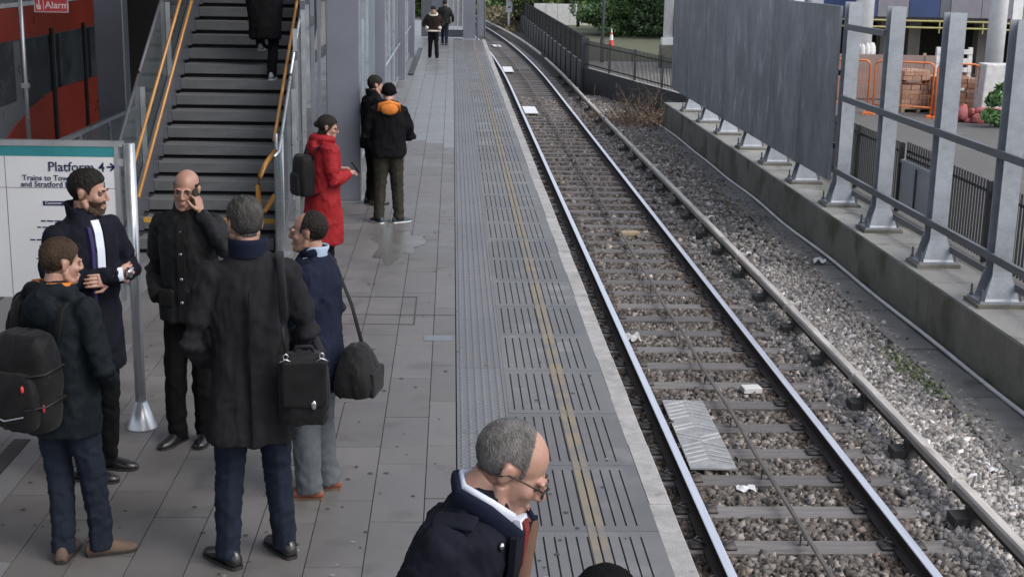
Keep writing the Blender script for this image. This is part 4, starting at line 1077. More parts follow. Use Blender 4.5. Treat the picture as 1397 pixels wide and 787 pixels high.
def cloth(name, c, c2=None, rough=.88, sheen=.0, bump=.25, bscale=260, spec=.12):
    c = tuple(x*.62 if max(c) < .07 else x for x in c); c2 = c2 and tuple(x*.62 if max(c2) < .07 else x for x in c2)
    M[name] = mat(name, c, c2, scale=9, rough=rough, rvar=.06, bump=bump, bscale=bscale, sheen=sheen, fine=.10, spec=spec)
def skin(name, c):
    mt = mat(name, c, (c[0]*.86, c[1]*.76, c[2]*.72), scale=22, rough=.5, rvar=.06, bump=.06, bscale=300, fine=.03)
    b = mt.node_tree.nodes['Principled BSDF']; b.inputs['Subsurface Weight'].default_value = .15; b.inputs['Subsurface Radius'].default_value = (.012, .005, .003)
    M[name] = mt
skin('skin', (.38, .23, .178)); skin('skin_b', (.34, .20, .15)); skin('skin_c', (.40, .235, .175))
M['lip'] = mat('lip', (.33, .14, .11), rough=.5); M['eye_white'] = mat('eye_white', (.17, .13, .11), rough=.6, fine=0, spec=.1); M['eye_dark'] = mat('eye_dark', (.02, .015, .012), rough=.6, fine=0, spec=.1)
def hairm(name, c, c2):
    mt = M[name] = mat(name, c, c2, scale=26, rough=.55, bump=.8, bscale=190, fine=.30, stretch=(1, 1, .35), spec=.12)
    N = mt.node_tree.nodes; L = mt.node_tree.links
    at = N.new('ShaderNodeAttribute'); at.attribute_name = 'hair_cover'; nz = N.new('ShaderNodeTexNoise'); nz.inputs['Scale'].default_value = 420; nz.inputs['Detail'].default_value = 2
    tc = N.new('ShaderNodeTexCoord'); L.new(tc.outputs['Object'], nz.inputs['Vector'])
    m1 = N.new('ShaderNodeMath'); m1.operation = 'MULTIPLY_ADD'; m1.inputs[1].default_value = 1.1; m1.inputs[2].default_value = .12; L.new(at.outputs['Fac'], m1.inputs[0])
    m2 = N.new('ShaderNodeMath'); m2.operation = 'SUBTRACT'; L.new(m1.outputs[0], m2.inputs[0]); L.new(nz.outputs[0], m2.inputs[1])
    m3 = N.new('ShaderNodeMath'); m3.operation = 'MULTIPLY'; m3.use_clamp = True; m3.inputs[1].default_value = 7; L.new(m2.outputs[0], m3.inputs[0])
    tr = N.new('ShaderNodeBsdfTransparent'); mx = N.new('ShaderNodeMixShader'); L.new(m3.outputs[0], mx.inputs[0]); L.new(tr.outputs[0], mx.inputs[1]); L.new(N['Principled BSDF'].outputs[0], mx.inputs[2]); L.new(mx.outputs[0], N['Material Output'].inputs[0])
def set_density(o, t):
    a = o.data.attributes.new('hair_cover', 'FLOAT', 'POINT'); a.data.foreach_set('value', np.ascontiguousarray(t, dtype=np.float32))
hairm('hair_brown', (.060, .040, .027), (.028, .019, .013)); hairm('hair_dark', (.022, .019, .017), (.011, .010, .009)); hairm('hair_grey', (.075, .072, .070), (.026, .025, .024))
hairm('hair_silver', (.16, .15, .145), (.055, .052, .05))
cloth('navy_coat', (.016, .018, .030), (.010, .011, .019)); cloth('teal_jacket', (.014, .020, .026), (.008, .012, .016), .7)
cloth('charcoal_coat', (.030, .030, .034), (.018, .018, .021)); cloth('grey_jacket', (.030, .031, .033), (.017, .018, .019), .65)
cloth('blue_trousers', (.026, .034, .055), (.016, .021, .035)); cloth('navy_trousers', (.022, .030, .052), (.013, .018, .033)); cloth('black_cloth', (.010, .010, .012), (.006, .006, .007))
cloth('blue_jacket', (.018, .024, .050), (.011, .015, .033)); cloth('grey_trousers', (.10, .112, .125), (.065, .072, .082)); cloth('red_coat', (.27, .017, .021), (.18, .010, .013), .6)
cloth('olive', (.058, .054, .040), (.036, .034, .026)); cloth('brown_jacket', (.035, .025, .023), (.02, .015, .014)); cloth('cream_wool', (.55, .50, .43), (.42, .38, .32), bump=.6)
cloth('orange_cloth', (.62, .21, .045), (.42, .13, .03)); cloth('white_shirt', (.62, .66, .76), (.52, .56, .66)); cloth('light_blue', (.36, .44, .58)); cloth('red_tie', (.16, .03, .03)); cloth('brown_strap', (.13, .075, .055)); cloth('purple_lining', (.045, .035, .11))
cloth('nylon', (.014, .014, .016), (.008, .008, .009), .55, .05, .2); cloth('beanie', (.012, .012, .014), None, .95, .0, .5, 120, .05)
M['leather_black'] = mat('leather_black', (.012, .011, .012), rough=.28, bump=.1, coat=.3); M['leather_brown'] = mat('leather_brown', (.24, .085, .045), (.14, .048, .028), scale=14, rough=.35, coat=.2)
M['suede'] = mat('suede', (.13, .085, .06), (.085, .056, .042), scale=12, rough=.95, bump=.3); M['trainer'] = mat('trainer', (.045, .07, .095), (.02, .03, .045), scale=40, rough=.7); M['sole_white'] = mat('sole_white', (.62, .62, .62), rough=.7); M['sole_dark'] = mat('sole_dark', (.02, .018, .017), rough=.8)
M['metal_bit'] = mat('metal_bit', (.6, .6, .62), rough=.25, metal=1); M['red_bit'] = mat('red_bit', (.6, .05, .05), rough=.5)

# ---- head template
def head_template(vox):
    b = MB()
    b.ball((0, -.018, .036), (.0755, .098, .085), 24, 16); b.ball((0, .030, -.020), (.0615, .064, .088), 20, 14)
    b.ball((0, .034, -.070), (.050, .050, .045), 16, 10); b.ball((0, .080, -.108), (.023, .019, .016)); b.ball((0, .064, -.088), (.036, .030, .030))
    for s in (-1, 1):
        b.tube([(s*.060, -.008, -.035), (s*.057, .004, -.068), (s*.044, .035, -.094), (s*.018, .068, -.110)], [.016, .017, .017, .016], 10)
        b.ball((s*.040, .056, -.024), (.024, .025, .024)); b.ball((s*.029, .082, .019), (.027, .012, .010)); b.ball((s*.0095, .100, -.034), (.0075, .009, .0065), 10, 7)
        b.ball((s*.0775, -.014, -.002), (.0065, .017, .029), 12, 9, Matrix.Rotation(R(-14), 3, 'X') @ Matrix.Rotation(R(s*14), 3, 'Z')); b.ball((s*.081, -.022, .008), (.006, .014, .020), 10, 8)
    b.tube([(0, .086, .022), (0, .100, -.004), (0, .114, -.028)], [(.008, .012), (.0085, .013), (.0095, .010)], 10); b.ball((0, .112, -.030), (.0098, .009, .0085), 12, 8)
    b.ball((0, .092, -.062), (.022, .010, .0065), 12, 8); b.ball((0, .090, -.075), (.019, .011, .0075), 12, 8)
    b.tube([(0, -.020, -.05), (0, -.032, -.12), (0, -.045, -.24)], [(.056, .060), (.058, .060), (.075, .070)], 18)
    V, F = remesh(b, vox, 6 if vox < .005 else 2)
    for s in (-1, 1):
        d = V-np.array([s*.031, .088, .001]); w = np.exp(-(d[:, 0]**2/.017**2+d[:, 1]**2/.03**2+d[:, 2]**2/.011**2)); V[:, 1] -= .009*w
    return V, F
HEADS = {'hi': head_template(.0042), 'lo': head_template(.0095)}

def hair_line(style):
    if style in ('short', 'swept'): return ([-.12, -.09, -.05, -.028, -.006, .010, .022, .040, .06, .085, .12], [-.060, -.060, -.048, -.030, .020, .022, -.012, .034, .052, .064, .074])
    if style == 'recede': return ([-.12, -.09, -.05, -.028, -.006, .010, .022, .036, .05, .07, .12], [-.060, -.060, -.048, -.030, .020, .022, -.012, .040, .066, .095, .14])
    if style == 'long': return ([-.12, -.09, -.05, -.02, .0, .02, .040, .06, .085, .12], [-.11, -.11, -.10, -.09, -.05, -.02, .030, .05, .062, .074])
    if style == 'beanie': return ([-.12, -.06, 0, .05, .12], [-.045, -.03, .012, .030, .048])
    if style == 'hood_cap': return ([-.12, -.06, 0, .05, .12], [-.12, -.12, -.10, .0, .06])
def shell(V, F, f, thick, seed, freq=60, namp=.25, soft=.012):
    """closed-looking shell pushed off the head where f > 0, sinking under the skin at its edge"""
    N = vnormals(V, F); t = np.clip((f+.003)/soft, 0, 1); t = t*t*(3-2*t)
    f = f+.0045*snoise(V, 60, seed+2, 3)+.002*snoise(V, 190, seed+4, 2)
    az = np.arctan2(V[:, 0], V[:, 1]+.03); st3 = np.stack([az*3.2, V[:, 2]*9, V[:, 1]*9], -1)
    th = thick*(1+namp*snoise(V, freq, seed)+namp*1.6*(np.clip(1-np.abs(snoise(st3, (4, 1, 1), seed+31, 2))*1.3, 0, 1)-.4))
    P = V+N*(th*t+.0008*(1-t))[:, None]
    ok = (f > -.008)[F].all(axis=1)
    used = np.unique(F[ok]); idx = -np.ones(len(V), int); idx[used] = np.arange(len(used))
    return P[used], idx[F[ok]], t[used]

def hand_mesh(curl, thumb_in=.4, key={}):
    kk = (curl, thumb_in)
    if kk in key: return key[kk]
    b = MB()   # wrist at origin, fingers along +Y, palm faces -Z, thumb to +X
    b.rings([[(w*math.cos(a), y, t*math.sin(a)) for a in np.linspace(0, 2*math.pi, 15)[:-1]] for y, w, t in ((-.05, .026, .020), (0, .027, .019), (.03, .036, .017), (.06, .041, .015), (.088, .039, .013))])
    for i, (x, L, r) in enumerate(((.030, .072, .0085), (.010, .080, .0088), (-.011, .075, .0085), (-.031, .058, .0075))):
        p = Vector((x, .080, 0)); pts = [p.copy()]; a = curl*.25
        for sg_, l in enumerate((.45, .32, .23)):
            a += curl*(.75 if sg_ else .45); p = p+Vector((0, math.cos(a), -math.sin(a)))*L*l; pts.append(p.copy())
        b.tube(pts, [r*1.05, r, r*.95, r*.8], 8, up=(1, 0, 0)); b.ball(pts[-1], r*.8, 8, 6)
    t0 = Vector((.030, .018, -.004)); t1 = t0+Vector((.030, .030, -.012)); t2 = t1+Vector((.012-.02*thumb_in, .030, -.012-.012*thumb_in)); 
    b.tube([t0, t1, t2], [.013, .0105, .008], 8); b.ball(t2, .008, 8, 6)
    key[kk] = remesh(b, .0034, 2); return key[kk]

def orient(y, z=(0, 0, 1)):
    y = Vector(y).normalized(); x = y.cross(Vector(z)).normalized(); z = x.cross(y)
    m3 = Matrix((x, y, z)).transposed(); return m3

def lerp(a, b, t): return tuple(x+(y-x)*t for x, y in zip(a, b))

PERSONS = 0
def person(loc, rz, H, label, group=None, coat='black_cloth', hem=.80, bulk=1.0, hem_w=(.19, .15), trousers='black_cloth', shoe='leather_black', sole='sole_dark',
           feet=((-.11, 0, 5), (.11, 0, -5)), knees=None, elbows=None, wrists=None, hands=(None, None), lean=.0, head=(0, 0, 0), head_s=1.0, hair=('short', 'hair_brown', .014),
           skin_m='skin', res='hi', collar=None, hood=None, leg_r=1.0, foot_z=(0, 0), vox=.011, beard=None, crease=1.0, hem_y=0.0, cap=None, lower_open=False, sleeve=.93):
    global PERSONS; PERSONS += 1; seed = PERSONS*11
    s = H/1.80
    root = empty('person', (loc[0], loc[1], loc[2] if len(loc) > 2 else 0), rz, label, 'person', group); root.scale = (s, s, s)
    ly = lambda z: lean*max(0, (z-.95))/.55
    hipz = .91
    an = [(feet[0][0], feet[0][1], .085+foot_z[0]), (feet[1][0], feet[1][1], .085+foot_z[1])]
    hip = [(-.088, 0, hipz), (.088, 0, hipz)]
    if knees is None: knees = [tuple(np.array(lerp(hip[i], an[i], .52))+[0, .022, 0]) for i in (0, 1)]
    sh = [(-.182, ly(1.44)-.012, 1.443), (.182, ly(1.44)-.012, 1.443)]
    if elbows is None: elbows = [(-.265, ly(1.15)-.03, 1.14), (.265, ly(1.15)-.03, 1.14)]
    if wrists is None: wrists = [(-.255, ly(.9)+.08, .90), (.255, ly(.9)+.08, .90)]
    # ---------- body: head, neck, inner torso and limbs, hands: one mesh
    HV, HF = HEADS[res]
    hc = Vector((0, ly(1.6)+.025, 1.80-.122*head_s))
    Rh = Matrix.Rotation(R(head[0]), 3, 'Z') @ Matrix.Rotation(R(-head[1]), 3, 'X') @ Matrix.Rotation(R(head[2]), 3, 'Y')
    piv = Vector((0, -.035, -.09))
    def HT(P):
        P = np.asarray(P, float)*head_s; A = np.array(Rh); w = np.clip((P[:, 2]/head_s+.20)/.11, 0, 1)[:, None]
        Q = (P-np.array(piv))@A.T+np.array(piv); return (Q*w+P*(1-w))+np.array(hc)
    parts = [(HT(HV), HF, 0)]
    inner = MB()
    inner.tube([(0, 0, .86), (0, ly(1.1), 1.1), (0, ly(1.35), 1.36), (0, ly(1.47), 1.46), (0, ly(1.5)-.015, 1.52)], [(.13, .09), (.12, .085), (.14, .09), (.11, .07), (.055, .055)], 12)
    for i in (0, 1):
        inner.tube([hip[i], knees[i], an[i]], [.06, .045, .035], 8); inner.tube([sh[i], elbows[i], wrists[i]], [.045, .036, .026], 8)
    parts.append((np.array(inner.v), [f for f in inner.f], 0))
    for i in (0, 1):
        if hands[i] is None: continue
        hd_ = hands[i]; V, F = hand_mesh(hd_.get('curl', .7), hd_.get('thumb', .4)); V = V.copy()
        if i == 0: V[:, 0] *= -1; F = F[:, ::-1]
        m3 = np.array(orient(hd_['dir'], hd_.get('up', (0, 0, 1)))); parts.append((V@m3.T+np.array(wrists[i]), F, 0))
    ev = MB(); 
    for sx in (-1, 1): ev.ball((sx*.031, .0750, .000), .0118, 12, 9)
    parts.append((HT(ev.v), ev.f, 1))
    ev = MB()
    for sx in (-1, 1): ev.ball((sx*.031, .0845, -.0005), (.0056, .0035, .0050), 8, 6)
    parts.append((HT(ev.v), ev.f, 2))
    ev = MB(); ev.ball((0, .0985, -.0675), (.020, .0045, .0035), 10, 6); parts.append((HT(ev.v), ev.f, 3))
    AV = []; AF = []; AM = []; off_ = 0
    for V, F, mi in parts:
        AV.extend(np.asarray(V).tolist()); AF.extend([tuple(int(i)+off_ for i in f) for f in F]); AM.extend([mi]*len(F)); off_ += len(V)
    me = bpy.data.meshes.new('body'); me.from_pydata(AV, [], AF); me.update()
    for k_ in (skin_m, 'eye_white', 'eye_dark', 'lip'): me.materials.append(M[k_])
    me.polygons.foreach_set('material_index', AM); me.polygons.foreach_set('use_smooth', [True]*len(me.polygons)); inst('body', me, root)
    # ---------- eyebrows, hair
    if res == 'hi':
        eb = MB()
        for sx in (-1, 1): eb.tube([(sx*.014, .099, .019), (sx*.030, .099, .025), (sx*.047, .085, .020)], [(.003, .0045), (.003, .005), (.002, .003)], 6)
        np_obj_pts = HT(eb.v); me = bpy.data.meshes.new('eyebrows'); me.from_pydata(np_obj_pts.tolist(), [], eb.f); me.materials.append(M[hair[1] if hair else 'hair_dark']); eo = inst('eyebrows', me, root); set_density(eo, np.full(len(me.vertices), .62))
    if hair:
        st_, hm, th = hair
        hx, hz = hair_line(st_ if st_ != 'bald' else 'recede'); f = HV[:, 2]-np.interp(HV[:, 1], hx, hz)
        ear = (np.abs(HV[:, 0]) > .074) & (np.abs(HV[:, 1]+.013) < .026) & (np.abs(HV[:, 2]) < .034); f[ear] = -.02
        f = np.minimum(f, HV[:, 2]+.105)
        thick = np.full(len(HV), th)
        if st_ == 'short': thick = th*(.55+.9*np.clip((HV[:, 2]-.03)/.08, 0, 1)); 
        if st_ == 'swept': thick = th*(.5+1.2*np.clip((HV[:, 2]-.05)/.06, 0, 1)*np.clip((HV[:, 1]+.08)/.14, .3, 1.2))
        if st_ == 'bald': f = np.minimum(f, .052-HV[:, 2]+np.clip(-HV[:, 1]-.04, 0, 1)*.4); thick *= .4
        if st_ == 'recede': f = np.minimum(f, .045-(HV[:, 1]+.3*HV[:, 2]))
        if cap: thick = thick*.35
        V, F, t_ = shell(HV, HF, f, thick, seed, 80, .20, .034 if st_ == 'recede' else .018)
        set_density(np_obj('hair', HT(V), F, M[hm], root), t_)
        if st_ == 'long':
            b = MB(); b.ball((0, -.125, .01), (.038, .035, .036)); V2 = np.array(b.v); np_o = mesh_np('hair_bun', HT(V2), b.f, M[hm], True); set_density(inst('hair_bun', np_o, root), np.ones(len(np_o.vertices)))
    if beard:
        f = np.minimum(-.030-HV[:, 2]+.25*np.clip(.06-HV[:, 1], 0, 1), HV[:, 1]-.012); f = np.minimum(f, HV[:, 2]+.125)
        mouth = (np.abs(HV[:, 0]) < .022) & (HV[:, 2] > -.078) & (HV[:, 2] < -.060); f[mouth] = -.01; nose = (HV[:, 2] > -.045) & (HV[:, 1] > .095); f[nose] = -.01
        V, F, t_ = shell(HV, HF, f, .0032, seed+1, 90, .4, .03); set_density(np_obj('beard', HT(V), F, M[beard], root), t_*.8)
    if cap:
        hx, hz = hair_line('beanie'); f = HV[:, 2]-np.interp(HV[:, 1], hx, hz)
        V, F, t_ = shell(HV, HF, f, np.full(len(HV), .017), seed, 30, .12, .008); np_obj('beanie_hat', HT(V), F, M[cap], root)
    # ---------- coat
    c = MB(); B = bulk
    zz = [(1.590, .064, .066), (1.560, .076, .076), (1.535, .098, .090), (1.505, .132, .104), (1.46, .172*min(1.04, .5+.5*B), .120*B), (1.36, .188*B, .136*B), (1.22, .180*B, .134*B), (1.08, .176*B, .132*B), (.95, .186*B, .138*B)]
    zz = [q for q in zz if q[0] > hem+.03]
    zlow = zz[-1][0]
    for t_ in np.linspace(0, 1, 5)[1:]: zz.append((zlow+(hem-zlow)*t_, zz[len(zz)-1][1]*(1-.5)+hem_w[0]*B*.5, zz[len(zz)-1][2]*.5+hem_w[1]*B*.5))
    rg = []
    for z, rx, ry in zz:
        n_ = 24; ring = []
        for a in np.linspace(0, 2*math.pi, n_+1)[:-1]:
            ca, sa = math.cos(a), math.sin(a); e = .82
            ring.append((rx*math.copysign(abs(ca)**e, ca), ly(z)+ry*math.copysign(abs(sa)**e, sa)+(hem_y*max(0, (.95-z))), z))
        rg.append(ring)
    c.rings(rg)
    for i, sx in ((0, -1), (1, 1)):
        e, w = elbows[i], wrists[i]; S = sh[i]; k_ = sleeve*(.5+.5*B)
        sp = (sx*.120, S[1], 1.478)
        pts = [sp, S, lerp(S, e, .35), lerp(S, e, .7), e, lerp(e, w, .3), lerp(e, w, .7), lerp(e, w, 1.0)]
        c.tube(pts, [.062*k_, .074*k_, .072*k_, .066*k_, .062*k_, .060*k_, .053*k_, .047*k_], 14)
        c.ball(S, .076*k_, 12, 8)
    if hood:
        c.tube([(-.085, ly(1.5)+.03, 1.535), (-.10, ly(1.5)-.05, 1.535), (0, ly(1.5)-.11, 1.525), (.10, ly(1.5)-.05, 1.535), (.085, ly(1.5)+.03, 1.535)], [.03, .05, .062, .05, .03], 12)
        c.ball((0, ly(1.45)-.135, 1.455), (.115, .055, .095))
    V, F = remesh(c, vox, 5)
    N = vnormals(V, F); rd = np.clip(1-np.abs(snoise(V, (7, 7, 3.6), seed, 3))*1.3, 0, 1); disp = .011*crease*(rd**2-.35)+.006*crease*(np.clip(1-np.abs(snoise(V@ROTD, (9, 9, 4), seed+21, 3))*1.4, 0, 1)**2-.3)+.004*snoise(V, (5, 5, 3), seed+3, 2)
    for i in (0, 1):
        for J, a_, b_, rr in ((elbows[i], sh[i], wrists[i], .11), (sh[i], elbows[i], (0, 0, 1.3), .10)):
            J = np.array(J); ax = np.array(b_)-np.array(a_); ax /= np.linalg.norm(ax)
            d = np.linalg.norm(V-J, axis=1); disp += .0055*crease*np.exp(-(d/rr)**2)*np.sin((V-J)@ax*85+4*snoise(V, 5, seed+5, 2))
    if hem < .9: disp += .006*np.clip((1.0-V[:, 2])/.3, 0, 1)*np.sin(np.arctan2(V[:, 1], V[:, 0])*7+snoise(V, 3, seed+7, 1)*1.5)
    V = V+N*disp[:, None]
    np_obj('coat', V, F, M[coat], root)
    # ---------- trousers
    t = MB(); t.ball((0, 0, .93), (.158, .118, .12), 18, 12)
    for i in (0, 1):
        A_ = an[i]; k_ = leg_r; bot = (A_[0], A_[1]-.012, A_[2]-.045)
        pts = [hip[i], lerp(hip[i], knees[i], .35), lerp(hip[i], knees[i], .75), knees[i], lerp(knees[i], A_, .35), lerp(knees[i], A_, .75), bot]
        t.tube(pts, [(.092*k_, .100*k_), (.088*k_, .092*k_), (.076*k_, .080*k_), (.071*k_, .073*k_), (.067*k_, .069*k_), (.062*k_, .066*k_), (.060*k_, .068*k_)], 14, up=(0, 1, 0))
    V, F = remesh(t, max(vox, .011), 4); N = vnormals(V, F); disp = .009*crease*(np.clip(1-np.abs(snoise(V@ROTD, (9, 9, 4.5), seed+9, 3))*1.4, 0, 1)**2-.3)
    for i in (0, 1):
        for J, rr, am in ((knees[i], .13, .0026), ((an[i][0], an[i][1], an[i][2]+.05), .10, .0045)):
            J = np.array(J); d = np.linalg.norm(V-J, axis=1); disp += am*crease*np.exp(-(d/rr)**2)*np.sin((V[:, 2]-J[2])*62+(V[:, 0]-J[0])*25*(1 if i else -1)+4.5*snoise(V, 4, seed+13, 2))
        disp += -.006*np.exp(-((V[:, 0]-np.interp(V[:, 2], [an[i][2], knees[i][2], hip[i][2]], [an[i][0], knees[i][0], hip[i][0]]))/.012)**2)*(V[:, 2] < .75)*-1
    np_obj('trousers', V+N*disp[:, None], F, M[trousers], root)
    # ---------- shoes
    for i in (0, 1):
        ang = R(feet[i][2]); m3 = Matrix.Rotation(ang, 3, 'Z'); o3 = Vector((feet[i][0], feet[i][1], foot_z[i]))
        def tr(p): return tuple(m3 @ Vector(p) + o3)
        prof = [(-.095, .018, .03, .05), (-.085, .030, .012, .085), (-.05, .036, .012, .105), (-.01, .037, .012, .105), (.04, .039, .012, .085), (.09, .045, .012, .066), (.13, .044, .012, .054), (.165, .034, .014, .044), (.185, .014, .018, .032)]
        b = MB(); b.rings([[tr((w*math.cos(a), y, zl+(zt-zl)*max(0, math.sin(a))**.7 if math.sin(a) > 0 else zl)) for a in np.linspace(0, 2*math.pi, 15)[:-1]] for y, w, zl, zt in prof])
        so = b.build('shoe', M[shoe], root, smooth=True)
        b = MB(); b.rings([[tr((x, y, 0.0)) for x, y in outl] if zz_ == 0 else [tr((x, y, zz_)) for x, y in outl] for zz_ in (.0005, .016) for outl in [[(-w*1.06, y) for y, w, _, _ in prof]+[(w*1.06, y) for y, w, _, _ in prof[::-1]]]])
        b.build('sole', M[sole], so)
    # ---------- collar
    if collar:
        cm_, h_, flare = collar
        b = MB(); n_ = 24; rgs = []
        for dz, k_ in ((-.03, 1.0), (h_*.6, 1+flare*.4), (h_, 1+flare), (h_*.98, 1+flare*1.28), (h_*.5, 1+flare*.8+.12), (-.035, 1.32)):
            rgs.append([((.070*k_)*math.cos(a), ly(1.5)-.005+(.076*k_)*math.sin(a)-.012*dz/h_, 1.572+dz-.060*max(0, math.sin(a))*(1 if dz > 0 else .6)) for a in np.linspace(0, 2*math.pi, n_+1)[:-1]])
        b.rings(rgs, cap=False); b.build('collar', M[cm_], root, smooth=True)
    return dict(root=root, s=s, HT=HT, ly=ly, sh=sh, el=elbows, wr=wrists)

def part_of(p, mb, name, m_, smooth=True, head_space=False, bevel=0):
    if head_space: mb.v = [tuple(v) for v in p['HT'](mb.v)]
    return mb.build(name, M[m_], p['root'], smooth=smooth, bevel=bevel)
def glasses(p, m_='rubber'):
    b = MB()
    for sx in (-1, 1):
        b.tube([(sx*.033+.024*math.cos(a), .108-.012*abs(math.cos(a)) if sx*math.cos(a) > 0 else .108, .000+.016*math.sin(a)) for a in np.linspace(0, 2*math.pi, 15)[:-1]], .0022, 6, closed=True)
        b.tube([(sx*.056, .096, .006), (sx*.076, .04, .008), (sx*.084, -.012, .006), (sx*.083, -.03, -.010)], .0022, 6)
    b.tube([(-.010, .110, .004), (0, .112, .007), (.010, .110, .004)], .0022, 6)
    part_of(p, b, 'glasses', m_, head_space=True)
def with_person(p, name, label, cat):
    """a thing worn or carried: top-level, in the same frame as its wearer"""
    o = empty(name, p['root'].location, p['root'].rotation_euler[2], label, cat); o.scale = p['root'].scale; return o
def soft_box(c, d, vox=.012, smooth=10, rot=None, bulge=0, seed=1):
    b = MB(); b.box(c, d, rot); V, F = remesh(b, vox, smooth)
    N = vnormals(V, F); V = V+N*(.004*snoise(V, (8, 8, 6), seed, 3)+bulge*np.exp(-(((V-np.array(c))/np.array(d))**2).sum(1)*3))[:, None]
    return V, F
def sack(c, w, d, h, vox=.012, smooth=6, top=.55, seed=1, wr=.007, prof=None):
    b = MB(); rg = []
    for t, k in (prof or ((0, .84), (.05, .96), (.2, 1.0), (.5, 1.03), (.78, .98), (.9, .92), (.97, .80), (1, .62))):
        rg.append([(c[0]+w/2*k*math.copysign(abs(math.cos(a))**.55, math.cos(a)), c[1]+d/2*(k if t > .05 else .85)*math.copysign(abs(math.sin(a))**.55, math.sin(a)), c[2]-h/2+h*t) for a in np.linspace(0, 2*math.pi, 25)[:-1]])
    b.rings(rg); V, F = remesh(b, vox, smooth); N = vnormals(V, F)
    V = V+N*(wr*(np.clip(1-np.abs(snoise(V, (8, 8, 5), seed, 3))*1.3, 0, 1)**2-.3)+.004*snoise(V, 5, seed+1, 2))[:, None]
    return V, F
def front_strip(p, hem, zt=1.49, x=.0, w=.03, m_='black_cloth', name='placket', bulk=1.0, y_extra=.0):
    b = MB(); ly = p['ly']; zs = np.linspace(zt, hem, 12)
    dep = lambda z: np.interp(z, [.6, .95, 1.08, 1.22, 1.36, 1.465, 1.505, 1.54], np.array([.150, .140, .135, .137, .138, .121, .105, .085])*bulk)+.012+y_extra
    b.rings([[(x-w/2, ly(z)+dep(z)-.02, z), (x+w/2, ly(z)+dep(z)-.02, z), (x+w/2, ly(z)+dep(z), z), (x-w/2, ly(z)+dep(z), z)] for z in zs])
    return part_of(p, b, name, m_, smooth=False)
def buttons(p, zs, x, m_='metal_bit', bulk=1.0, r=.011):
    for z in zs:
        y = p['ly'](z)+np.interp(z, [.6, .95, 1.08, 1.22, 1.34, 1.43, 1.475], np.array([.150, .140, .135, .137, .137, .121, .10])*bulk)+.012
        b = MB(); b.ball((x, y, z), (r, .006, r), 10, 6); part_of(p, b, 'button', m_)

PK = [(-.275, -.06, 1.15), (.275, -.06, 1.15)]; PKW = [(-.185, .10, 1.00), (.185, .10, 1.00)]      # hands in front pockets

# 1 man with backpack, seen from behind, looking to the side
p1 = person((-2.00, 6.86), R(-22), 1.745, 'man in dark hooded jacket and blue trousers wearing a black backpack', coat='teal_jacket', hem=.755, bulk=1.06, hem_w=(.185, .15), trousers='blue_trousers', shoe='suede', sole='sole_dark',
            feet=((-.06, .02, 20), (.10, .14, -48)), elbows=[(-.29, -.04, 1.16), (.285, -.02, 1.14)], wrists=[(-.18, .13, 1.02), (.20, .14, 1.02)], head=(-30, 6, 0), hair=('short', 'hair_brown', .011), hood=True, leg_r=1.0)
b = MB(); b.tube([(-.085, .01, 1.567), (-.10, -.05, 1.575), (0, -.10, 1.572), (.10, -.05, 1.575), (.085, .01, 1.567)], .016, 8); part_of(p1, b, 'hood_lining', 'orange_cloth')
bk = with_person(p1, 'backpack', 'black backpack with small red zip pulls on the man in hooded jacket', 'backpack')
V, F = sack((-.03, -.225, 1.10), .33, .21, .52, seed=2); np_obj('main_pocket', V, F, M['nylon'], bk)
V, F = sack((-.03, -.325, 1.02), .26, .10, .30, seed=3); np_obj('front_pocket', V, F, M['nylon'], bk)
for sx in (-.03-.13, -.03+.13):
    b = MB(); b.tube([(sx, -.16, 1.30), (sx*1.05, -.12, 1.46), (sx*1.1, -.01, 1.525), (sx*1.1, .09, 1.44), (sx*1.15, .135, 1.28), (sx*1.35, .06, 1.12), (sx*1.2, -.14, .98)], (.028, .008), 8); b.build('strap', M['nylon'], bk, smooth=True)
b = MB(); b.tube([(-.08, -.17, 1.31), (-.06, -.19, 1.36), (.0, -.19, 1.36), (.02, -.17, 1.31)], .008, 6); b.build('handle', M['nylon'], bk, smooth=True)
for (x, y, z, sc_) in ((.05, -.375, 1.10, .02), (.115, -.30, .985, .022)):
    b = MB(); b.ball((x, y, z), (.010, .008, sc_), 8, 6); b.build('zip_pull', M['red_bit'], bk, smooth=True)
for z_ in (1.00, 1.17):
    b = MB(); b.tube([(-.205, -.16, z_+.02), (-.195, -.30, z_), (-.12, -.352-.03*(z_ < 1.1), z_-.01)], (.012, .004), 6); b.build('compression_strap', M['rubber'], bk, smooth=True)
    b = MB(); b.tube([(.145, -.16, z_+.02), (.135, -.30, z_), (.06, -.352-.03*(z_ < 1.1), z_-.01)], (.012, .004), 6); b.build('compression_strap', M['rubber'], bk, smooth=True)
b = MB(); b.tube([(-.185, -.26, .95), (-.19, -.262, 1.15), (-.15, -.275, 1.29), (-.03, -.28, 1.335), (.09, -.275, 1.29), (.13, -.262, 1.15), (.125, -.26, .95)], .006, 6); b.build('zip', M['rubber'], bk, smooth=True)
b = MB(); b.tube([(-.14, -.395, .95), (-.05, -.405, .93), (.06, -.395, .96)], .004, 6); b.build('seam_trim', M['galv'], bk)
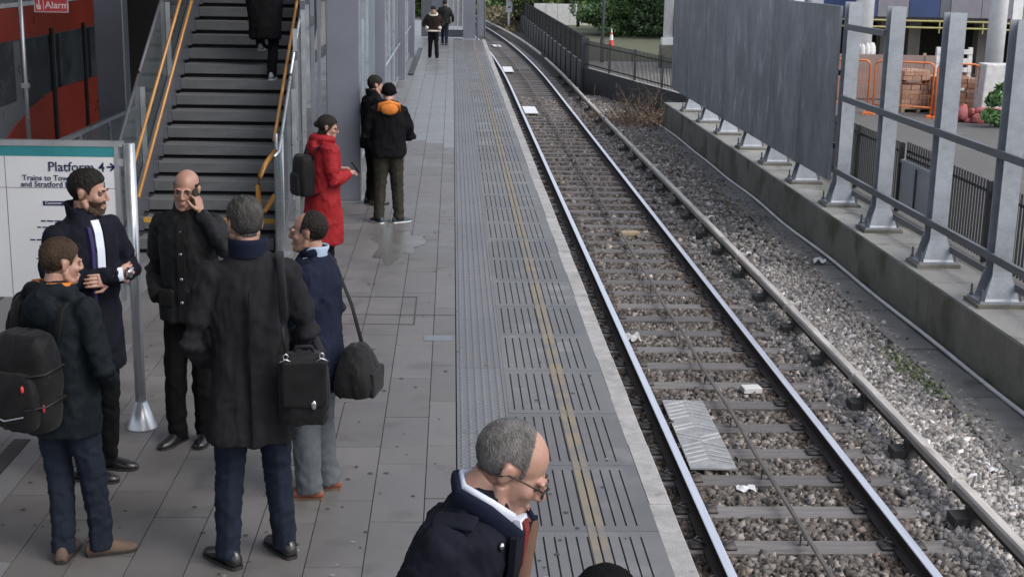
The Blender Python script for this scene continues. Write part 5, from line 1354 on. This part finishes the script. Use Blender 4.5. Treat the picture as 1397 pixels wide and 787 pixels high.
# 2 man with folded arms by the sign
p2 = person((-2.18, 8.12), R(-130), 1.905, 'bearded man in long navy coat with folded arms beside the platform sign', coat='navy_coat', hem=.66, bulk=1.0, hem_w=(.20, .16), trousers='black_cloth',
            feet=((-.10, -.04, 34), (.09, .04, 30)), elbows=[(-.285, .03, 1.20), (.285, .03, 1.19)], wrists=[(.02, .235, 1.215), (-.01, .275, 1.245)],
            hands=(dict(dir=(1, .10, .12), up=(0, 1, .2), curl=.5), dict(dir=(-1, -.12, .18), up=(0, 1, .2), curl=.5)), head=(34, 4, 0), hair=('swept', 'hair_dark', .015), beard='hair_brown', collar=('navy_coat', .05, .25))
front_strip(p2, 1.18, 1.53, .0, .05, 'white_shirt', 'shirt', y_extra=-.004)
b = MB(); b.bb(-.006, .006, .0, .001, 0, .001)
for sx, xx in ((-1, -.055), (1, .055)): front_strip(p2, .70 if sx > 0 else 1.2, 1.50, xx, .05 if sx < 0 else .022, 'purple_lining' if sx > 0 else 'navy_coat', 'lapel', y_extra=.004)
b = MB(); e_, w_ = p2['el'][1], p2['wr'][1]; q_ = Vector(lerp(e_, w_, 1.16)); b.tube([q_-Vector((-.012, .010, 0)), q_+Vector((-.012, .010, 0))], .031, 12); b.ball(q_+Vector((.02, .024, .01)), (.016, .010, .016), 10, 6); part_of(p2, b, 'wrist_watch', 'metal_bit')
e_, w_ = p2['el'][1], p2['wr'][1]; b = MB(); b.tube([lerp(e_, w_, .9), lerp(e_, w_, 1.07)], [.044, .038], 12); part_of(p2, b, 'shirt_cuff', 'white_shirt')
# 3 man on the phone
p3 = person((-1.69, 8.74), R(164), 1.83, 'balding man in dark buttoned jacket holding a phone to his ear', coat='grey_jacket', hem=.83, bulk=1.02, hem_w=(.185, .15), trousers='black_cloth',
            feet=((-.06, -.02, 12), (.10, .06, -10)), elbows=[(-.31, .10, 1.31), (.27, -.05, 1.13)], wrists=[(-.135, .085, 1.545), (.175, .10, .97)],
            hands=(dict(dir=(.25, -.12, 1), up=(-1, .1, .2), curl=.9, thumb=.2), None), head=(12, 8, -4), hair=('bald', 'hair_dark', .010), skin_m='skin_b', collar=('grey_jacket', .035, .18))
front_strip(p3, .86, 1.50, -.02, .05, 'grey_jacket', 'zip_placket', 1.02); buttons(p3, (1.42, 1.28, 1.12, .97), -.02, bulk=1.02, r=.012)
for sx in (-1, 1):
    V, F = soft_box((sx*.095, .140, .99), (.11, .018, .12), .009, 3, seed=5); np_obj('pocket_flap', V, F, M['grey_jacket'], p3['root'])
ph = with_person(p3, 'mobile_phone', 'small dark phone held against the balding man\'s ear', 'phone')
b = MB(); b.box((-.100, .07, 1.635), (.009, .058, .115), Matrix.Rotation(R(-12), 3, 'X')); b.build('case', M['rubber'], ph, bevel=.003); MB().box((-.095, .07, 1.635), (.001, .05, .10), Matrix.Rotation(R(-12), 3, 'X')).build('display', M['train_glass'], ph)
# 4 man in charcoal overcoat, back to us
p4 = person((-1.03, 6.87), R(8), 1.955, 'grey haired man in long charcoal overcoat seen from behind with shoulder bag', coat='charcoal_coat', hem=.645, bulk=1.01, hem_w=(.215, .17), trousers='navy_trousers',
            feet=((-.135, -.03, 35), (.14, .06, 25)), elbows=[(-.27, -.02, 1.13), (.275, -.02, 1.17)], wrists=[(-.21, .10, .99), (.20, .14, 1.02)], head=(20, 4, 0), hair=('short', 'hair_grey', .012), collar=('blue_jacket', .055, .22), skin_m='skin_b', lean=.03)
b = MB(); b.rings([[(-.003, -.155*1.05-.006-dz, z), (.003, -.155*1.05-.006-dz, z), (.003, -.13, z), (-.003, -.13, z)] for z, dz in ((1.40, -.02), (1.2, 0), (1.0, .004), (.66, .012))]); part_of(p4, b, 'back_seam', 'black_cloth', False)
bg = with_person(p4, 'shoulder_bag', 'black boxy shoulder bag hanging on the charcoal overcoat', 'bag')
V, F = sack((.245, -.195, .945), .225, .14, .34, .010, 5, 1.1, 4, .010); np_obj('bag_body', V, F, M['nylon'], bg)
V, F = soft_box((.245, -.267, .985), (.205, .03, .22), .009, 4, None, .006, 6); np_obj('flap', V, F, M['nylon'], bg)
b = MB(); b.tube([(.145, -.20, 1.11), (.155, -.175, 1.30), (.150, -.10, 1.50), (.145, .0, 1.555), (.15, .09, 1.48), (.20, .16, 1.25), (.30, .05, 1.13), (.335, -.13, 1.09)], (.020, .005), 8); b.build('strap', M['nylon'], bg, smooth=True)
for xx in (.16, .325):
    b = MB(); b.tube([(xx+.012*math.cos(a), -.262, 1.115+.014*math.sin(a)) for a in np.linspace(0, 6.28, 9)[:-1]], .004, 6, closed=True); b.tube([(xx-.03, -.268, 1.09), (xx, -.27, 1.105), (xx+.03, -.268, 1.09)], .004, 6); b.build('buckle', M['metal_bit'], bg, smooth=True)
b = MB(); b.ball((.285, -.285, .885), (.013, .006, .022), 10, 6); b.build('clasp', M['metal_bit'], bg, smooth=True)
b = MB(); b.tube([(.20, -.20, 1.115), (.21, -.20, 1.145), (.28, -.20, 1.145), (.29, -.20, 1.115)], .009, 8); b.build('handle', M['nylon'], bg, smooth=True)
# 5 man in navy jacket, facing left
p5 = person((-.80, 7.82), R(78), 1.725, 'dark haired man in navy jacket and grey trousers with tan brown shoes', coat='blue_jacket', hem=.71, bulk=1.18, hem_w=(.18, .155), trousers='grey_trousers', shoe='leather_brown', sole='suede',
            feet=((-.09, .02, 6), (.09, -.04, 14)), elbows=[(-.265, -.06, 1.16), (.265, -.06, 1.16)], wrists=[(-.19, .12, 1.0), (.20, .12, 1.0)], head=(4, 2, 0), hair=('recede', 'hair_dark', .013), collar=('light_blue', .03, .10), leg_r=1.22, skin_m='skin_b')
b = MB(); b.tube([(-.075, .04, 1.54), (-.09, -.03, 1.565), (0, -.09, 1.575), (.09, -.03, 1.565), (.075, .04, 1.54)], (.012, .028), 10); part_of(p5, b, 'jacket_collar', 'blue_jacket')
dg_ = with_person(p5, 'duffel_bag', 'black duffel bag hanging on a strap behind the navy jacket', 'bag')
V, F = sack((-.06, -.295, .86), .35, .25, .30, .011, seed=8, wr=.009, prof=((0, .86), (.06, 1.0), (.25, 1.04), (.5, .95), (.75, .74), (.92, .55), (1, .40))); np_obj('bag_body', V, F, M['nylon'], dg_)
b = MB(); b.tube([(.10, .12, 1.44), (.12, .02, 1.55), (.13, -.09, 1.49), (.08, -.22, 1.22), (.03, -.30, .985)], (.016, .005), 8); b.build('strap', M['nylon'], dg_, smooth=True)
b = MB(); b.tube([(-.16, -.30, .95), (-.08, -.32, 1.0), (.02, -.32, 1.0), (.06, -.30, .95)], .008, 8); b.build('handle', M['nylon'], dg_, smooth=True)
b = MB(); b.tube([(.03, -.30, .96), (.03, -.30, 1.0)], .014, 8); b.build('buckle', M['rubber'], dg_)
V, F = soft_box((-.06, -.415, .79), (.24, .03, .15), .009, 5, None, .006, 9); np_obj('end_pocket', V, F, M['nylon'], dg_)
# 6 woman in red coat
p6 = person((-1.27, 13.5), R(-64), 1.65, 'woman in red hooded padded coat with black backpack beside the stair foot', coat='red_coat', hem=.42, bulk=1.22, hem_w=(.19, .165), trousers='black_cloth', elbows=[(-.27, .0, 1.14), (.27, .02, 1.12)], wrists=[(-.10, .24, 1.20), (.12, .24, 1.18)],
            hands=(dict(dir=(.5, .8, .1), up=(0, 0, 1), curl=1.0), dict(dir=(-.4, .8, .15), up=(0, 0, 1), curl=1.0)), head=(-22, 12, 0), hair=('long', 'hair_dark', .014), hood=True, vox=.012, lean=.02, sleeve=1.1)
b = MB(); b.tube([(-.10, .07, 1.545), (-.115, -.03, 1.56), (0, -.11, 1.56), (.115, -.03, 1.56), (.10, .07, 1.545), (0, .115, 1.52)], [.045]*6, 10, closed=True); part_of(p6, b, 'hood_roll', 'red_coat'); glasses(p6)
front_strip(p6, .45, 1.45, .0, .035, 'red_coat', 'zip_placket', 1.06)
b6 = with_person(p6, 'backpack', 'black backpack worn over the red padded coat', 'backpack'); V, F = sack((0, -.215, 1.17), .32, .19, .44, .013, seed=12); np_obj('main_pocket', V, F, M['nylon'], b6)
V, F = sack((0, -.305, 1.08), .24, .08, .24, .012, seed=13); np_obj('front_pocket', V, F, M['nylon'], b6)
for sx in (-.125, .125):
    b = MB(); b.tube([(sx, -.16, 1.34), (sx*1.1, -.12, 1.47), (sx*1.15, .0, 1.525), (sx*1.2, .11, 1.40), (sx*1.45, .12, 1.22), (sx*1.65, .02, 1.08), (sx*1.3, -.16, .96)], (.026, .007), 8); b.build('strap', M['nylon'], b6, smooth=True)
h6 = with_person(p6, 'mobile_phone', 'phone in the hands of the woman in red', 'phone'); MB().box((.02, .375, 1.22), (.07, .012, .14), Matrix.Rotation(R(35), 3, 'X')).build('case', M['rubber'], h6, bevel=.003); MB().box((.02, .367, 1.224), (.062, .002, .125), Matrix.Rotation(R(35), 3, 'X')).build('display', M['train_glass'], h6)
# 7, 8 waiting pair
p7 = person((-.76, 16.6), R(6), 1.70, 'person in black jacket with bright orange hood lining, olive trousers and trainers', coat='black_cloth', hem=.87, bulk=1.22, hem_w=(.18, .15), trousers='olive', shoe='trainer', sole='sole_white', feet=((-.13, 0, 30), (.13, .0, -60)), res='lo', vox=.015,
            elbows=[(-.29, .0, 1.14), (.30, .0, 1.12)], wrists=[(-.14, .22, 1.10), (.15, .22, 1.10)], head=(-6, 18, 0), hair=('short', 'hair_dark', .014), cap='beanie', hood=True, leg_r=1.14)
b = MB(); b.ball((0, -.158, 1.49), (.115, .055, .085), 16, 10); part_of(p7, b, 'hood_lining', 'orange_cloth')
b = MB(); b.tube([(-.125, -.10, 1.46), (-.12, -.15, 1.54), (0, -.17, 1.575), (.12, -.15, 1.54), (.125, -.10, 1.46)], .028, 8); part_of(p7, b, 'hood_rim', 'orange_cloth')
for i, (x, y) in enumerate(((-.13, -.012), (.13, -.012))):
    b = MB(); b.tube([(x, y, .06), (x, y, .15)], .052, 12); part_of(p7, b, 'sock', 'white_shirt')
p8 = person((-1.02, 17.9), R(-60), 1.665, 'person dressed all in black standing behind the orange-hooded jacket', coat='black_cloth', hem=.80, bulk=1.15, res='lo', vox=.015, elbows=PK, wrists=PKW, head=(-5, 8, 0), hair=('short', 'hair_dark', .018), collar=('black_cloth', .06, .2))
# 9, 10 walkers
p9 = person((-.62, 45.3), R(180), 1.68, 'person walking toward the group in brown jacket with cream fleece trim', coat='brown_jacket', hem=.94, bulk=1.38, hem_w=(.165, .14), trousers='black_cloth', shoe='black_cloth', sole='sole_white', feet=((-.13, .12, 0), (.12, -.10, 0)), res='lo', vox=.022, elbows=[(-.36, -.04, 1.18), (.36, -.04, 1.18)], wrists=[(-.20, .16, 1.04), (.20, .16, 1.04)], head=(0, 22, 0), hair=('short', 'hair_dark', .016), leg_r=1.1, foot_z=(0, .0))
b = MB(); b.tube([(.23*math.cos(a), .185*math.sin(a), .955) for a in np.linspace(0, 6.28, 17)[:-1]], .035, 8, closed=True); part_of(p9, b, 'fleece_hem', 'cream_wool')
b = MB(); b.tube([(.125*math.cos(a), .12*math.sin(a), 1.52-.05*math.sin(a)) for a in np.linspace(0, 6.28, 15)[:-1]], .042, 8, closed=True); part_of(p9, b, 'fleece_collar', 'cream_wool')
for sx in (-1, 1):
    b = MB(); b.tube([(sx*.245, .11, 1.08), (sx*.19, .17, 1.03)], .062, 10); part_of(p9, b, 'fleece_cuff', 'cream_wool')
p10 = person((-.30, 52.6), R(-8), 1.66, 'person in dark jacket walking away near the platform end', coat='grey_jacket', hem=.86, bulk=1.3, trousers='navy_trousers', res='lo', vox=.022, feet=((-.10, .16, 0), (.10, -.16, 0)), elbows=[(-.34, -.06, 1.16), (.36, -.06, 1.14)], wrists=[(-.26, .06, .98), (.33, .04, .93)], hair=('short', 'hair_dark', .015), hands=(dict(dir=(0, .3, -1), up=(-1, 0, 0), curl=.6), dict(dir=(0, .3, -1), up=(1, 0, 0), curl=.6)))
# 11 climbing the stairs
p11 = person((-2.34, 17.5, 10*RISE), R(0), 1.78, 'person in long black coat climbing the staircase', coat='black_cloth', hem=.50, bulk=1.28, hem_w=(.15, .145), trousers='black_cloth', shoe='galv', sole='sole_white', feet=((-.10, .32, 3), (.09, -.12, -3)), foot_z=(2*RISE/.989, .0), knees=[(-.10, .30, .76), (.10, .06, .50)], res='lo', vox=.017, elbows=[(-.28, .0, 1.14), (.28, .0, 1.14)], wrists=[(-.2, .15, 1.0), (.2, .15, 1.0)], hair=('short', 'hair_dark', .016))
# 12 foreground man with glasses
p12 = person((-.055, 3.90), R(-112), 1.865, 'balding grey haired man in glasses and dark overcoat looking down by the tactile strip', coat='navy_coat', hem=.62, bulk=1.22, hem_w=(.2, .17), trousers='navy_trousers', elbows=[(-.28, .0, 1.15), (.29, .02, 1.15)], wrists=[(-.16, .20, 1.12), (.17, .20, 1.12)],
             hands=(dict(dir=(.4, .9, .2), curl=.9), dict(dir=(-.4, .9, .2), curl=.9)), head=(20, 33, 0), head_s=1.10, hair=('recede', 'hair_silver', .005), skin_m='skin', lean=.15, vox=.009)
glasses(p12)
b = MB(); ly = p12['ly']
b.tube([(-.045, .105, 1.497), (-.078, .045, 1.547), (-.07, -.03, 1.577), (0, -.065, 1.587), (.07, -.03, 1.577), (.078, .045, 1.547), (.045, .105, 1.497)], (.010, .030), 10); b.v = [(x, y+ly(1.542), z) for x, y, z in b.v]; part_of(p12, b, 'shirt_collar', 'white_shirt')
b = MB(); b.tube([(-.06, .13, 1.452), (-.10, .05, 1.532), (-.09, -.04, 1.567), (0, -.085, 1.577), (.09, -.04, 1.567), (.10, .05, 1.532), (.06, .13, 1.452)], (.013, .034), 10); b.v = [(x, y+ly(1.542), z) for x, y, z in b.v]; part_of(p12, b, 'coat_collar', 'blue_jacket')
front_strip(p12, 1.25, 1.50, .0, .06, 'white_shirt', 'shirt', 1.22, -.004); front_strip(p12, 1.2, 1.49, .0, .035, 'red_tie', 'tie', 1.22, .004)
for sx in (-1, 1):
    front_strip(p12, .9, 1.47, sx*.06, .07, 'navy_coat', 'lapel', 1.22, .004)
    V, F = soft_box((sx*.155, ly(1.46)+.0, 1.525), (.06, .13, .012), .006, 3, Matrix.Rotation(R(sx*22), 3, 'Y'), 0, 22); np_obj('shoulder_tab', V, F, M['navy_coat'], p12['root'])
for (x, y, z) in ((.118, .115, 1.455), (.135, .155, 1.33), (.13, .165, 1.20)):
    b = MB(); b.ball((x, y+ly(z)+.015, z), (.012, .009, .012), 10, 6); part_of(p12, b, 'button', 'metal_bit')
b = MB(); V, F = soft_box((.135, .145+ly(1.3), 1.30), (.13, .022, .05), .007, 3, None, 0, 23); np_obj('pocket_flap', V, F, M['navy_coat'], p12['root'])
sp_ = with_person(p12, 'satchel', 'brown strapped satchel worn across the foreground man\'s overcoat', 'bag')
b = MB(); b.tube([(-.15, -.08, 1.47), (-.10, .05, 1.525), (-.045, .175, 1.43), (.05, .215, 1.28), (.16, .20, 1.10), (.27, .06, .90)], (.019, .004), 8); b.v = [(x, y+ly(z)*min(1, max(0, (z-.9)/.4)), z+.03*(z > 1.4)) for x, y, z in b.v]; b.build('strap', M['brown_strap'], sp_, smooth=True)
V, F = soft_box((.30, -.02, .80), (.10, .30, .24), .012, 6, None, .01, 31); np_obj('bag_body', V, F, M['brown_strap'], sp_)
# 13 person in dark beanie at the bottom edge
p13 = person((.385, 3.09), R(-20), 1.70, 'person in black knitted beanie close by the painted yellow line', coat='black_cloth', hem=.75, bulk=1.05, res='hi', vox=.016, elbows=PK, wrists=PKW, hair=('short', 'hair_dark', .012), cap='beanie')
